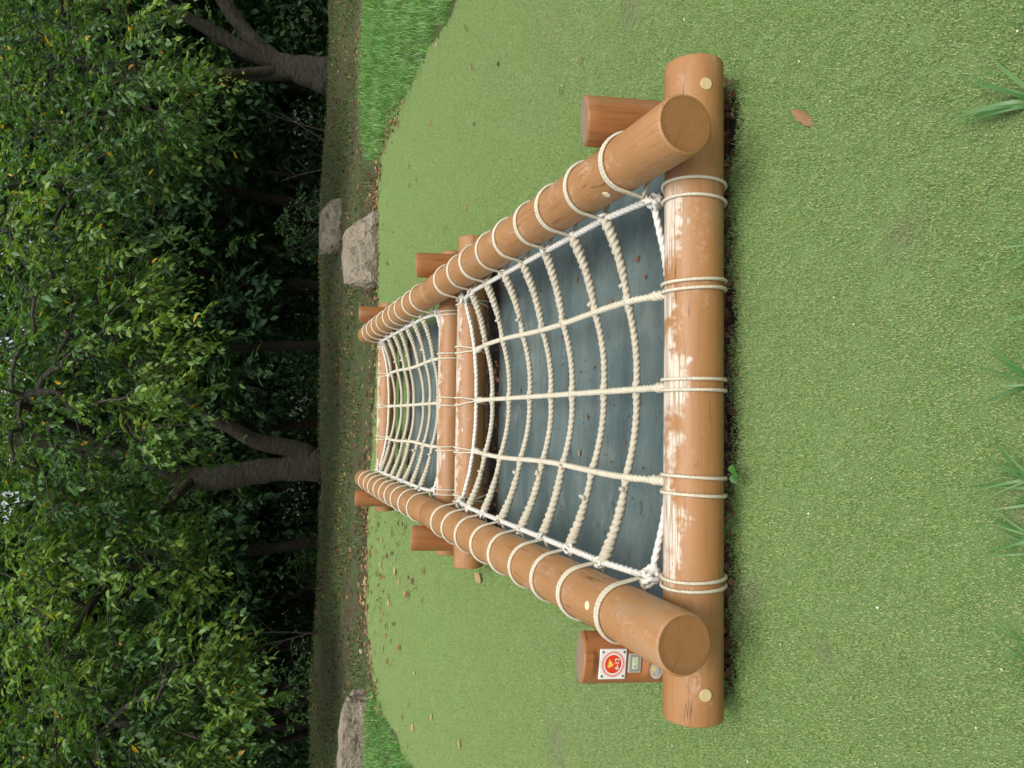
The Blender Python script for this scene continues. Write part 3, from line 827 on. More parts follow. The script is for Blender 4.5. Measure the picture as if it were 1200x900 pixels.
# ------------------------------------------------------------------ rocks
def rock(loc, size, seed, label, rot=0.0, cuts=9, block=0.35, lo=0.85):
    bm = bmesh.new(); bmesh.ops.create_cube(bm, size=2)
    g = random.Random(seed)
    bmesh.ops.subdivide_edges(bm, edges=bm.edges[:], cuts=5, use_grid_fill=True)
    off = Vector((seed * 3.1, seed * 1.7, seed))
    # chisel a rounded block with random flat cuts
    planes = []
    for _ in range(cuts):
        n_ = Vector((g.uniform(-1, 1), g.uniform(-1, 1), g.uniform(-0.35, 0.8))).normalized(); planes.append((n_, g.uniform(lo, 1.15)))
    for v in bm.verts:
        p = v.co.copy(); p = p.lerp(p.normalized() * 1.15, block)
        for n_, d in planes:
            k = p.dot(n_)
            if k > d: p -= n_ * (k - d)
        v.co = p
    bmesh.ops.subdivide_edges(bm, edges=bm.edges[:], cuts=2, use_grid_fill=True)
    for v in bm.verts:
        p = v.co; h = noise.fractal(p * 2.0 + off, 0.8, 2.2, 5)
        v.co = p * (1 + 0.085 * h)
        v.co = Vector((v.co.x * size[0] / 2, v.co.y * size[1] / 2, (v.co.z + 0.55) * size[2] / 1.5))
    me = bpy.data.meshes.new('rock'); bm.to_mesh(me); bm.free(); me.materials.append(M['rock'])
    o = put('rock', me, None, loc); o.rotation_euler = (0, 0, rot)
    tag(o, label, 'rock')
rock((1.45, 8.75, -0.05), (0.82, 0.6, 0.39), 3, 'large pale angular boulder behind the turf edge beside bare soil', 0.05)
rock((2.42, 12.6, -0.05), (0.79, 0.6, 0.33), 8, 'grey brown boulder on the mossy ground in front of the dark wood', 0.3, 5, 0.2, 0.95)
rock((-4.02, 8.72, -0.06), (1.0, 0.42, 0.30), 5, 'long low slab-like stone behind the small lush grass corner', -0.05, 3, 0.08, 1.05)

# ------------------------------------------------------------------ lush grass, short grass, litter
def poly_in(P, poly):
    x, y = P[:, 0], P[:, 1]; c = np.zeros(len(P), bool); n = len(poly)
    for i in range(n):
        x1, y1 = poly[i]; x2, y2 = poly[(i + 1) % n]
        m = ((y1 > y) != (y2 > y)); c ^= m & (x < (x2 - x1) * (y - y1) / (y2 - y1 + 1e-12) + x1)
    return c
def sample_poly(poly, n, g):
    a = np.array(poly); lo, hi = a.min(0), a.max(0); P = g.uniform(lo, hi, (int(n * 3), 2)); P = P[poly_in(P, poly)]
    return P[:n]
def on_ground(P2): return np.array([(x, y, gz(x, y)) for x, y in P2])
LUSH_R = [(2.74, 3.6), (2.71, 5.3), (2.70, 6.2), (2.62, 7.4), (2.46, 8.4), (2.60, 9.4), (3.3, 10.0), (4.6, 10.3), (7.2, 10.6), (7.2, 3.6)]
LUSH_L = [(-3.10, 4.5), (-3.07, 5.9), (-3.14, 6.8), (-3.20, 7.7), (-3.25, 8.25), (-3.7, 8.5), (-6.0, 8.45), (-6.0, 4.5)]
for poly, n, lab, sd_ in ((LUSH_R, 62000, 'lush bright green uncut grass beside the turf below the forked tree', 1), (LUSH_L, 30000, 'bright green grass corner between the turf and the slab stone', 2)):
    g = np.random.default_rng(sd_); P2 = sample_poly(poly, n, g)
    P2 = P2 + np.array([(0.13 * noise.noise(Vector((x * 3, y * 3, 1))), 0.13 * noise.noise(Vector((x * 3, y * 3, 7)))) for x, y in P2]) + g.normal(0, 0.05, P2.shape)
    P = on_ground(P2); n = len(P)
    hh = np.array([noise.noise(Vector((p[0] * 1.3, p[1] * 1.3, 5))) for p in P]) * 0.5 + 0.5
    H = g.uniform(0.04, 0.10, n) * (0.7 + 0.9 * hh) * (1.0 if sd_ == 1 else 0.7)
    V, F = blades_arrays(P, H, g.uniform(0.003, 0.007, n), g.uniform(0.2, 1.1, n), g)
    tint = np.repeat(np.clip(g.normal(0.5, 0.22, n) + (hh - 0.5) * 0.5, 0, 0.87) * (g.uniform(0, 1, n) > 0.02) + (g.uniform(0, 1, n) > 0.985) * 0.5, 3)
    tag(put('lush_grass', quads_mesh('lush_grass', V, F, [M['grass']], np.clip(tint, 0, 1))), lab, 'grass', kind='stuff')
BACK = [(-12, 8.5), (-3.6, 8.55), (-2.8, 8.55), (-2.0, 8.68), (-1.3, 8.64), (-0.5, 8.46), (0.4, 8.36), (1.9, 8.52), (2.3, 8.75), (2.7, 9.9), (4.6, 10.2), (12, 10.6), (12, 17.5), (-12, 17.5)]
g = np.random.default_rng(5)
P = on_ground(sample_poly(BACK, 120000, g))
keep = np.array([noise.noise(Vector((p[0] * 0.9, p[1] * 0.9, 2))) + 0.5 * noise.noise(Vector((p[0] * 4, p[1] * 4, 2))) > -0.12 for p in P])
P = P[keep]; n = len(P)
V, F = blades_arrays(P, g.uniform(0.02, 0.085, n), g.uniform(0.004, 0.011, n), g.uniform(0.3, 1.3, n), g, segs=2)
tag(put('short_grass', quads_mesh('short_grass', V, F, [M['short_grass']], np.repeat(g.uniform(0, 1, n) ** 1.4, 2))), 'thin short grass and moss on the shaded ground', 'grass', kind='stuff')
# leaf litter on the shaded ground, thicker by the turf edge
P2 = sample_poly(BACK, 22000, g); dens = np.array([0.5 + 0.9 * noise.noise(Vector((x * 0.7, y * 0.8, 8))) for x, y in P2])
P2 = P2[g.uniform(0, 1, len(P2)) < dens]; P = on_ground(P2) + [0, 0, 0.012]; n = len(P)
az = g.uniform(0, 6.28, n)
V, F = leaves_arrays(P, np.stack([np.cos(az), np.sin(az), g.uniform(-.2, .35, n)], 1), np.stack([g.normal(0, .4, n), g.normal(0, .4, n), np.ones(n)], 1), g.uniform(0.03, 0.075, n), 1.2)
tt = np.repeat(np.where(g.uniform(0, 1, n) < 0.03, 1.0, g.uniform(0, 0.85, n) ** 1.7), 2)
tag(put('leaf_litter', quads_mesh('leaf_litter', V, F, [M['deadleaf']], tt)), 'brown fallen leaves littering the shaded ground before the wood', 'leaf litter', kind='stuff')
# drifts of litter along the turf's wood-side edge
EDGE = [(2.66, 7.3), (2.5, 8.3), (2.2, 8.72), (1.9, 8.5), (1.0, 8.4), (0.4, 8.33), (-0.5, 8.42), (-1.3, 8.6), (-2.0, 8.64), (-2.6, 8.52), (-3.05, 8.2), (-3.2, 7.6)]
Q = []
for _ in range(800):
    i = random.randrange(len(EDGE) - 1); f = random.random(); a, b = EDGE[i], EDGE[i + 1]
    Q.append((a[0] + (b[0] - a[0]) * f + random.gauss(0, 0.09), a[1] + (b[1] - a[1]) * f + abs(random.gauss(0, 0.35)) - 0.12, 0.03))
P = np.array(Q); n = len(P); az = g.uniform(0, 6.28, n)
V, F = leaves_arrays(P, np.stack([np.cos(az), np.sin(az), g.uniform(-.3, .4, n)], 1), np.stack([g.normal(0, .5, n), g.normal(0, .5, n), np.ones(n)], 1), g.uniform(0.03, 0.075, n), 1.1)
tag(put('leaf_litter', quads_mesh('leaf_litter', V, F, [M['deadleaf']], np.repeat(g.uniform(0.1, 0.92, n), 2))), 'drift of dry brown leaves along the wood-side edge of the turf', 'leaf litter', kind='stuff')
# litter caught in the gap in front of the mat and between the beams
Q = []
for _ in range(1300):
    r_ = random.random()
    if r_ < 0.5: x, y = random.uniform(-0.93, 0.93), random.gauss(0.268, 0.024)
    elif r_ < 0.85: x, y = random.uniform(-0.84, 0.84), random.uniform(2.40, 2.82)
    else: x, y = random.uniform(-0.64, 0.64), random.uniform(4.78, 4.96)
    Q.append((*bw(x, y), 0.012 + random.uniform(0, 0.022)))
P = np.array(Q); n = len(P); az = g.uniform(0, 6.28, n)
V, F = leaves_arrays(P, np.stack([np.cos(az), np.sin(az), g.uniform(-.5, .6, n)], 1), np.stack([g.normal(0, .7, n), g.normal(0, .7, n), np.ones(n)], 1), g.uniform(0.014, 0.036, n), 1.4)
tag(put('leaf_litter', quads_mesh('leaf_litter', V, F, [M['deadleaf']], np.repeat(g.uniform(0, 0.7, n) ** 2.2, 2))), 'dark leaf litter caught in the gap under the log beams', 'leaf litter', kind='stuff')
# pale crumbs on the turf
P2 = sample_poly(TURF, 900, g); P2 = P2[~poly_in(P2, HOLE)]; P = np.c_[P2, np.full(len(P2), 0.026)]; n = len(P); az = g.uniform(0, 6.28, n)
V, F = leaves_arrays(P, np.stack([np.cos(az), np.sin(az), 0 * az], 1), np.stack([g.normal(0, .3, n), g.normal(0, .3, n), np.ones(n)], 1), g.uniform(0.003, 0.009, n), 1.5)
tag(put('pale_crumbs', quads_mesh('pale_crumbs', V, F, [M['chip']], np.repeat(g.uniform(0, 1, n), 2))), 'tiny pale crumbs of seed and bark on the turf', 'debris', kind='stuff')

# grit and scraps on the mats
Q = []
for _ in range(550):
    u_ = random.random() < 0.55; x = random.uniform(-0.6, 0.6); y = random.uniform(0.4, 2.38) if u_ else random.uniform(2.85, 4.75)
    if noise.noise(Vector((x * 3, y * 3, 4))) > -0.1 or random.random() < 0.15: Q.append((*bw(x, y), 0.0265))
P = np.array(Q); n = len(P); az = g.uniform(0, 6.28, n)
V, F = leaves_arrays(P, np.stack([np.cos(az), np.sin(az), g.uniform(-.1, .2, n)], 1), np.stack([g.normal(0, .4, n), g.normal(0, .4, n), np.ones(n)], 1), 0.004 + 0.014 * g.uniform(0, 1, n) ** 3, 1.5)
tag(put('mat_grit', quads_mesh('mat_grit', V, F, [M['deadleaf']], np.repeat(g.uniform(0, 0.6, n) ** 2, 2))), 'dark grit and leaf crumbs scattered on the blue grey mats', 'grit', kind='stuff')
# single fallen leaves
def dead_leaf_mesh(seed):
    g_ = np.random.default_rng(seed); n_ = 9; V = []; 
    for i in range(n_):
        t = i / (n_ - 1); w = 0.30 * math.sin(math.pi * t ** 0.8) * (1 + 0.25 * g_.uniform(-1, 1)); c = 0.22 * (t - 0.5) ** 2 * g_.uniform(0.8, 1.2)
        V += [(-w, t, c + 0.14 * w), (0, t, c - 0.02), (w, t, c + 0.2 * w)]
    F = [(3 * i + a, 3 * i + a + 1, 3 * i + a + 4, 3 * i + a + 3) for i in range(n_ - 1) for a in (0, 1)]
    return quads_mesh('fallen_leaf', V, F, [M['deadleaf']], np.full(len(F), (0.3, 0.45, 0.6, 0.75, 0.85, 0.55, 0.2, 0.93)[seed % 8]), True)
DL = [dead_leaf_mesh(i) for i in range(8)]
def dead_leaf(x, y, size, z=0.033, k=None, label='small brown fallen leaf lying flat on the pale turf', grp='fallen leaves on the turf', rz=None):
    o = put('fallen_leaf', DL[random.randrange(8) if k is None else k], None, (x, y, z)); o.scale = (size, size, size)
    o.rotation_euler = (random.uniform(-.3, .3), random.uniform(-.3, .3), random.uniform(0, 6.28) if rz is None else rz)
    tag(o, label, 'leaf', grp)
    return o
big = dead_leaf(0.735, 1.655, 0.075, 0.034, 5, 'single large curled reddish brown leaf on bare turf beside the beam end', 'fallen leaves on the turf', 2.4)
big.scale = (0.05, 0.095, 0.07)
g2 = random.Random(21); cnt = 0
while cnt < 150:      # most leaves lie towards the wood on the signed post's side
    u = g2.random()
    if u < 0.68: x, y = g2.gauss(-1.9, 0.55), 8.5 - abs(g2.gauss(0, 1.25))
    elif u < 0.85: x, y = g2.gauss(1.6, 0.7), 8.3 - abs(g2.gauss(0, 1.6))
    else: x, y = g2.uniform(-2.9, 2.5), g2.uniform(3.0, 8.0)
    if not poly_in(np.array([[x, y]]), TURF)[0] or poly_in(np.array([[x, y]]), [bw(-1, 0.1), bw(1, 0.1), bw(1, 5.5), bw(-1, 5.5)])[0]: continue
    where = 'by the wood-side end of the turf' if y > 7.4 else ('on the turf beside the unsigned rail' if x > 0 else 'on the turf beside the rail of the signed post')
    dead_leaf(x, y, g2.uniform(0.04, 0.085) * (0.7 if x > 0 else 1.0), label='small brown fallen leaf lying ' + where); cnt += 1
for i in range(26):
    u = i % 2; dead_leaf(*bw(g2.uniform(-0.58, 0.58), g2.uniform(0.5, 2.3) + u * 2.45 * (0.97)), g2.uniform(0.018, 0.038), 0.029, None, 'small brown leaf scrap lying on the blue grey mat under the net', 'leaf scraps on the mats')

# weed by the front beam
def weed():
    m_ = []; root = bpy.data.objects.new('weed', None); COL.objects.link(root); w = bw(-0.245, 0.135); root.location = (*w, 0.012); OR[root] = Vector((*w, 0.012))
    s_ = MB(); tube(s_, [(0, 0.10, 0), (0.003, 0.06, 0.05), (0.0, 0.0, 0.075)], [0.002, 0.0018, 0.0012], 6)
    put('stem', s_.mesh('stem', [M['blade']]), root, OR[root])
    for d, p, sz in (((0.9, -0.3, 0.2), (0, 0.0, 0.076), 0.028), ((-0.8, -0.35, -0.1), (0.0, 0.006, 0.07), 0.031), ((-0.2, -0.9, 0.1), (0, 0.0, 0.074), 0.026)):
        V, F = leaves_arrays(np.array([(0, 0, 0.0)]), np.array([d]), np.array([(0, -0.5, 1.0)]), sz, 2.0)
        put('leaf', quads_mesh('leaf', V, F, [M['blade']], [0.1, 0.25]), root, OR[root] + Vector(p))
    tag(root, 'tiny bright green broad-leaved weed at the foot of the beam', 'weed')
weed()

# crabgrass tufts growing through the turf
def tuft(x, y, n, size, seed, label, wide=0.006):
    g_ = np.random.default_rng(seed); P = np.zeros((n, 3)) + np.c_[g_.normal(0, 0.012, (n, 2)), np.zeros(n)]
    V, F = blades_arrays(P, g_.uniform(0.5, 1.0, n) * size, g_.uniform(0.6, 1.1, n) * wide, g_.uniform(0.8, 1.7, n), g_, segs=7, curl=0.5, az=g_.normal(math.pi / 2, 0.75, n))
    o = put('grass_tuft', quads_mesh('grass_tuft', V, F, [M['blade']], np.repeat(g_.uniform(0, 1, n), 7)), None, (x, y, 0.012))
    tag(o, label, 'grass tuft', 'crabgrass tufts on the turf')
tuft(0.545, 1.02, 8, 0.125, 1, 'tall wide-bladed grass tuft on bare turf, its longest blades sweeping low', 0.011)
tuft(0.72, 0.99, 5, 0.09, 2, 'sparse grass tuft beyond the tall wide-bladed tuft', 0.009)
tuft(0.29, 0.97, 6, 0.075, 3, 'thin grass tuft next to the tall wide-bladed tuft', 0.006)
tuft(0.17, 0.96, 6, 0.075, 4, 'wispy grass tuft between two low tufts on the turf', 0.005)
tuft(0.035, 0.99, 7, 0.09, 5, 'grass tuft of a few long narrow blue green blades', 0.008)
tuft(-0.155, 0.98, 20, 0.085, 6, 'dense bushy grass tuft, the fullest on the turf', 0.007)
tuft(-0.245, 0.99, 14, 0.08, 7, 'bushy grass tuft touching the fullest tuft', 0.007)
tuft(-0.45, 0.99, 7, 0.07, 8, 'small open grass tuft apart from the bushy ones', 0.006)

# ------------------------------------------------------------------ trees
def bez(a, b, n, bow):
    a = np.asarray(a, float); b = np.asarray(b, float); t = np.linspace(0, 1, n)[:, None]
    m = (a + b) / 2 + np.asarray(bow)
    return (1 - t) ** 2 * a + 2 * t * (1 - t) * m + t ** 2 * b

def make_tree(stems, blobs, n_clusters, leaves_per, leaf_size, seed, spray=0.5, tint_mu=0.5, droop=0.25, r_tip=0.006, front_bias=None, yellow=0.009):
    """stems: list of polylines with radii (x,y,z,r); blobs: ellipsoids (cx,cy,cz,rx,ry,rz,weight) that the crown fills.
    returns trunk mesh arrays (MB) and leaf arrays"""
    g = np.random.default_rng(seed)
    m_ = MB(); nodes = []; par = []; fixed_r = []
    for st in stems:
        st = np.asarray(st, float)
        d = np.r_[0, np.cumsum(np.linalg.norm(np.diff(st[:, :3], axis=0), axis=1))]; n = max(4, int(d[-1] / 0.18))
        s = np.linspace(0, d[-1], n); Q = np.stack([np.interp(s, d, st[:, i]) for i in range(4)], 1)
        wob = np.cumsum(g.normal(0, 0.012, (n, 3)), 0); wob -= np.linspace(0, 1, n)[:, None] * wob[-1] * 0.3
        Q[1:, :3] += wob[1:]
        for _ in range(2): Q[1:-1] = (Q[:-2] + 2 * Q[1:-1] + Q[2:]) / 4
        Q[:, 3] *= 0.84
        tube(m_, Q[:, :3], Q[:, 3] * (1 + 0.06 * g.standard_normal(n)), 12)
        for q in Q[int(n * 0.35):]: nodes.append(q[:3]); par.append(-1)
    n0 = len(nodes)
    ws = np.array([b[6] for b in blobs]); ws = ws / ws.sum(); C = []
    for k in g.choice(len(blobs), n_clusters, p=ws):
        b = blobs[k]; v = norm(g.standard_normal(3)) * g.uniform(0.25, 1) ** (1 / 2.2)
        C.append((b[0] + v[0] * b[3], b[1] + v[1] * b[4], b[2] + v[2] * b[5]))
    C = np.array(C); base = np.array(nodes); dist = np.array([np.min(np.linalg.norm(base - c, axis=1)) for c in C]); order = np.argsort(dist)
    arr = np.zeros((n0 + n_clusters * 6, 3)); arr[:n0] = base; cost = np.zeros(len(arr)); cnt_ = n0; count = np.zeros(len(arr)); paths = []; tips = []
    parent = np.full(len(arr), -1)
    for ci in order:
        c = C[ci]; dd = np.linalg.norm(arr[:cnt_] - c, axis=1) + 0.25 * cost[:cnt_] + 0.5 * np.clip(arr[:cnt_, 2] - c[2] - 0.4, 0, 9)
        j = int(np.argmin(dd)); L = np.linalg.norm(c - arr[j]); k = min(5, max(2, int(L / 0.25)))
        P = bez(arr[j], c, k + 1, (*g.normal(0, 0.06 * L, 2), 0.14 * L + g.normal(0, 0.04 * L)))
        ids = [j]; pr = j
        for q in P[1:]:
            arr[cnt_] = q; cost[cnt_] = cost[pr] + L / k; parent[cnt_] = pr; ids.append(cnt_); pr = cnt_; cnt_ += 1
        paths.append((P, ids)); tips.append((c, norm(P[-1] - P[-2])))
        i = pr
        while i >= 0: count[i] += 1; i = parent[i]
    for P, ids in paths:
        rad = np.array([r_tip * max(1, min(count[i], 60)) ** 0.5 for i in ids]); rad[0] = min(rad[0], rad[1] * 1.25) if len(rad) > 1 else rad[0]
        tube(m_, P, rad, 5, cap=False)
    # leafy sprays
    LP, LD, LN, LS, LT = [], [], [], [], []
    for c, d in tips:
        tone = np.clip(g.normal(tint_mu, 0.10) + 0.55 * noise.noise(Vector((c[0] * 0.45, c[1] * 0.45, c[2] * 0.6 + seed))), 0.05, 0.92)
        for tw in range(4):
            dv = norm(d * 0.9 + g.normal(0, 0.65, 3) + [0, 0, -droop * g.uniform(0, 2)])
            if front_bias is not None: dv = norm(dv + np.asarray(front_bias) * g.uniform(0, 0.8))
            ln = spray * g.uniform(0.6, 1.25); k = max(2, leaves_per // 4)
            tt_ = np.sort(g.uniform(0.1, 1, k)); pts = c + tt_[:, None] * ln * dv + np.stack([0 * tt_, 0 * tt_, -0.22 * ln * tt_ ** 2], 1)
            tube(m_, np.vstack([c, c + dv * ln * 0.5 + [0, 0, -0.05 * ln], c + dv * ln + [0, 0, -0.22 * ln]]), [r_tip * 0.7, r_tip * 0.5, r_tip * 0.2], 3, cap=False)
            side = norm(np.cross(dv, [0, 0, 1.0])); sg = np.where(np.arange(k) % 2 == 0, 1, -1)[:, None]
            ld = norm(dv * 0.7 + sg * side * 0.8 + g.normal(0, 0.3, (k, 3)) + [0, 0, -0.35])
            LP.append(pts); LD.append(ld); LN.append(np.tile([0, 0, 1.0], (k, 1)) + g.normal(0, 0.45, (k, 3))); LS.append(leaf_size * g.uniform(0.5, 1.3, k))
            LT.append(np.clip(tone + g.normal(0, 0.14, k), 0, 0.975))
    LP, LD, LN, LS, LT = map(np.concatenate, (LP, LD, LN, LS, LT))
    LT = np.where(g.uniform(0, 1, len(LT)) < yellow, 1.0, LT)
    return m_, (LP, LD, LN, LS, LT)

leaf_one = {}
def single_leaf_mesh(mat, tint):
    key = (mat, round(tint, 1))
    if key not in leaf_one:
        V, F = leaves_arrays(np.zeros((1, 3)), np.array([(0, 1.0, 0)]), np.array([(0, 0, 1.0)]), 1.0, 1.05)
        leaf_one[key] = quads_mesh('leaf', V, F, [M[mat]], [tint, tint])
    return leaf_one[key]
def plant_tree(name, base, tree, label, bark='bark', leaf='leaf_a', group=None, singles=0):
    m_, (LP, LD, LN, LS, LT) = tree
    root = bpy.data.objects.new(name, None); COL.objects.link(root); root.location = base; OR[root] = Vector(base)
    tag(root, label, 'tree', group)
    put('trunk', m_.mesh('trunk', [M[bark]], origin=base), root, base)
    idx = np.arange(len(LP)); pick = np.array([], int)
    if singles:      # the leaves that show largest hang one by one
        dcam = np.linalg.norm(LP - np.array([0, 0, 1.36]), axis=1) + np.where((LP[:, 2] > 4.6) | (np.abs(LP[:, 0]) > 0.42 * LP[:, 1]), 50, 0)
        pick = np.argsort(dcam / LS)[:singles]
    rest = np.setdiff1d(idx, pick)
    V, F = leaves_arrays(LP[rest] - np.array(base), LD[rest], LN[rest], LS[rest], 1.05)
    crown = put('crown', quads_mesh('crown', V, F, [M[leaf]], np.repeat(LT[rest], 2)), root, base)
    crown['kind'] = 'stuff'
    for i in pick:
        me = single_leaf_mesh(leaf, round(float(LT[i]), 1) if LT[i] < 0.98 else 1.0)
        d = Vector(norm(LD[i])); s_ = d.cross(Vector(LN[i])).normalized(); u = s_.cross(d)
        o = put('leaf', me, crown, LP[i]); sz = float(LS[i])
        mt = Matrix((s_ * sz, d * sz, u * sz)).transposed().to_4x4(); mt.translation = Vector(LP[i]) - OR[crown]
        o.matrix_local = mt
    return root

# the two big cherry trees at the crest, then two whose low boughs hang in from the sides
t2 = make_tree([[(-1.62, 14.9, -0.1, 0.40), (-1.66, 14.9, 0.25, 0.31), (-1.74, 14.9, 1.15, 0.27), (-1.84, 14.8, 2.4, 0.24), (-1.3, 14.4, 3.2, 0.19), (-1.05, 13.8, 5.3, 0.13), (-1.1, 13.5, 7.2, 0.06)],
                [(-1.5, 14.9, 0.1, 0.22), (-1.32, 14.9, 0.4, 0.2), (-1.22, 14.8, 1.15, 0.17), (-0.75, 14.6, 1.9, 0.13), (0.3, 13.9, 3.0, 0.10), (1.4, 12.8, 4.1, 0.07), (2.2, 12.2, 5.2, 0.04)],
                [(-1.84, 14.8, 2.2, 0.14), (-2.6, 13.8, 2.9, 0.10), (-3.4, 12.6, 3.4, 0.07), (-3.9, 11.6, 3.6, 0.04)],
                [(-1.2, 14.3, 3.4, 0.12), (-0.6, 12.8, 4.0, 0.08), (-0.4, 11.4, 4.1, 0.05), (-0.3, 10.6, 3.9, 0.03)]],
               [(-0.6, 11.6, 3.4, 2.2, 1.6, 1.4, 3.0), (1.7, 11.9, 3.5, 1.6, 1.7, 1.3, 2.6), (-2.9, 12.0, 3.2, 1.6, 1.5, 1.3, 2.6), (-0.5, 13.2, 6.0, 3.8, 3.0, 1.7, 2.4), (0.0, 10.6, 2.5, 1.3, 0.8, 0.6, 0.6)],
               640, 50, 0.105, 11, spray=0.52, tint_mu=0.49, front_bias=(0, -0.5, 0))
plant_tree('cherry_tree', (-1.6, 14.9, 0.0), t2, 'grey double-stemmed leafy tree rising from the crest behind the net bridge', singles=150)
t1 = make_tree([[(6.35, 16.6, -0.15, 0.52), (6.4, 16.6, 0.2, 0.36), (6.42, 16.6, 0.7, 0.29), (6.55, 16.6, 1.05, 0.23), (6.85, 16.5, 1.45, 0.19), (7.6, 16.3, 2.15, 0.16), (8.6, 15.8, 3.6, 0.11), (9.0, 15.4, 5.4, 0.05)],
                [(6.42, 16.6, 0.4, 0.2), (6.45, 16.6, 0.9, 0.19), (6.55, 16.5, 1.5, 0.17), (6.85, 16.3, 2.3, 0.14), (7.1, 16.0, 3.1, 0.11), (7.2, 15.4, 4.6, 0.08), (7.0, 15.0, 6.2, 0.04)],
                [(6.4, 16.6, 0.3, 0.2), (6.3, 16.6, 0.8, 0.18), (6.05, 16.5, 1.5, 0.14), (5.95, 16.3, 2.5, 0.12), (5.75, 15.9, 3.6, 0.10), (5.3, 15.0, 5.0, 0.07), (5.0, 14.4, 6.6, 0.03)],
                [(6.3, 16.6, 0.9, 0.12), (6.0, 16.2, 1.7, 0.11), (5.2, 14.9, 2.6, 0.08), (4.5, 13.2, 3.2, 0.05), (4.0, 12.2, 3.0, 0.03)]],
               [(4.2, 12.9, 3.6, 1.7, 1.7, 1.4, 2.6), (6.6, 14.6, 5.0, 2.2, 2.0, 1.5, 2.4), (3.7, 11.4, 2.7, 1.0, 1.0, 0.8, 0.9), (6.2, 15.5, 6.6, 3.0, 2.8, 1.6, 1.8), (8.6, 15.6, 4.8, 1.8, 1.6, 1.6, 1.0)],
               480, 50, 0.105, 12, spray=0.52, tint_mu=0.45, front_bias=(-0.2, -0.5, 0))
plant_tree('cherry_tree', (6.4, 16.6, 0.0), t1, 'thick trunked tree forking low into three limbs beside the lush grass', singles=80)
t3 = make_tree([[(-7.4, 13.6, -0.2, 0.34), (-7.3, 13.5, 0.9, 0.27), (-6.9, 13.2, 2.2, 0.2), (-6.2, 12.6, 3.6, 0.13), (-5.6, 12.2, 5.6, 0.05)],
                [(-6.9, 13.2, 2.1, 0.13), (-6.0, 12.2, 2.9, 0.09), (-5.0, 11.2, 3.1, 0.06), (-4.3, 10.5, 2.8, 0.03)]],
               [(-5.0, 11.2, 2.9, 1.5, 1.3, 1.3, 2.8), (-5.6, 12.4, 4.6, 2.2, 1.8, 1.5, 2.4), (-4.3, 10.6, 2.0, 1.0, 0.8, 0.75, 1.4), (-6.5, 13.2, 6.4, 2.6, 2.4, 1.5, 1.4)],
               430, 50, 0.105, 13, spray=0.52, tint_mu=0.42, front_bias=(0.2, -0.4, 0))
plant_tree('cherry_tree', (-7.4, 13.6, 0.0), t3, 'tree with drooping leafy boughs low above the slab stone', singles=150)
t4 = make_tree([[(8.1, 15.6, -0.2, 0.24), (8.3, 15.6, 0.2, 0.17), (8.6, 15.6, 1.0, 0.15), (9.2, 15.4, 2.6, 0.12), (9.6, 15.2, 4.6, 0.05)]],
               [(9.6, 15.2, 4.6, 2.0, 2.0, 1.6, 1.0)], 90, 44, 0.1, 14, spray=0.55, tint_mu=0.45)
plant_tree('cherry_tree', (8.1, 15.6, 0.0), t4, 'slim leaning trunk standing beside the low-forking tree')

# the wood behind: four kinds, copied
KINDS = []
for k, (hgt, lean, ncl) in enumerate(((9.5, 0.5, 170), (11.0, -0.3, 190), (8.5, 0.9, 160), (10.0, -0.8, 180))):
    g = np.random.default_rng(70 + k)
    st = [[(0, 0, -0.3, 0.24), (0.02, 0, 0.4, 0.18), (lean * 0.35, 0.1, 3.0, 0.14), (lean, 0, hgt * 0.6, 0.10), (lean * 1.3, 0.2, hgt, 0.04)]]
    if k % 2: st.append([(0.1, 0, 1.2, 0.11), (-lean * 0.9, 0.3, 3.4, 0.08), (-lean * 1.5, 0.2, hgt * 0.6, 0.04)])
    tr = make_tree(st, [(lean, 0, hgt * 0.62, 2.4, 2.4, hgt * 0.22, 3), (lean, 0, hgt * 0.9, 1.8, 1.8, hgt * 0.14, 1.5), (0, 0, 3.4, 1.9, 1.9, 0.9, 0.9)], ncl, 48, 0.25, 80 + k, spray=0.7, tint_mu=0.5, r_tip=0.009, yellow=0)
    tm = tr[0].mesh('trunk', [M['bark_dark']]); V, F = leaves_arrays(*tr[1][:4], 1.1)
    KINDS.append((tm, quads_mesh('crown', V, F, [M['leaf_b']], np.repeat(tr[1][4], 2))))
def wood_tree(x, y, k, rz, sc, label):
    z = gz(x, y); root = bpy.data.objects.new('woodland_tree', None); COL.objects.link(root); root.location = (x, y, z); OR[root] = Vector((0, 0, 0))
    root.rotation_euler = (0, 0, rz); root.scale = (sc, sc, sc)
    for nm, me in zip(('trunk', 'crown'), KINDS[k]):
        c = put(nm, me, root, (0, 0, 0))
        if nm == 'crown': c['kind'] = 'stuff'
    tag(root, label, 'tree', 'dark trees of the wood')
KL = ('dark single-stemmed tree', 'dark twin-stemmed tree', 'dark leaning single-stemmed tree', 'dark wide-forked tree')
g2 = random.Random(4); spots = []
NEAR = [(0.9, 20.5, 1), (-3.9, 19.0, 2), (2.6, 22.5, 0), (4.6, 22.0, 2), (7.8, 21.0, 1), (-8.0, 20.0, 3), (10.5, 20.0, 0), (-10.5, 18.5, 1)]
for x, y, k in NEAR: spots.append((x, y)); wood_tree(x, y, k, g2.uniform(0, 6.28), g2.uniform(0.9, 1.15), KL[k] + ' just behind the crest of the ground')
tries = 0
while len(spots) < 64 and tries < 4000:
    tries += 1; y = g2.uniform(23, 46); x = g2.uniform(-0.62 * y - 2, 0.62 * y + 2)
    if min((x - a) ** 2 + (y - b) ** 2 for a, b in spots) < 5.0: continue
    spots.append((x, y)); kk = g2.randrange(4); wood_tree(x, y, kk, g2.uniform(0, 6.28), g2.uniform(0.85, 1.25), KL[kk] + ' deep in the shade of the wood')

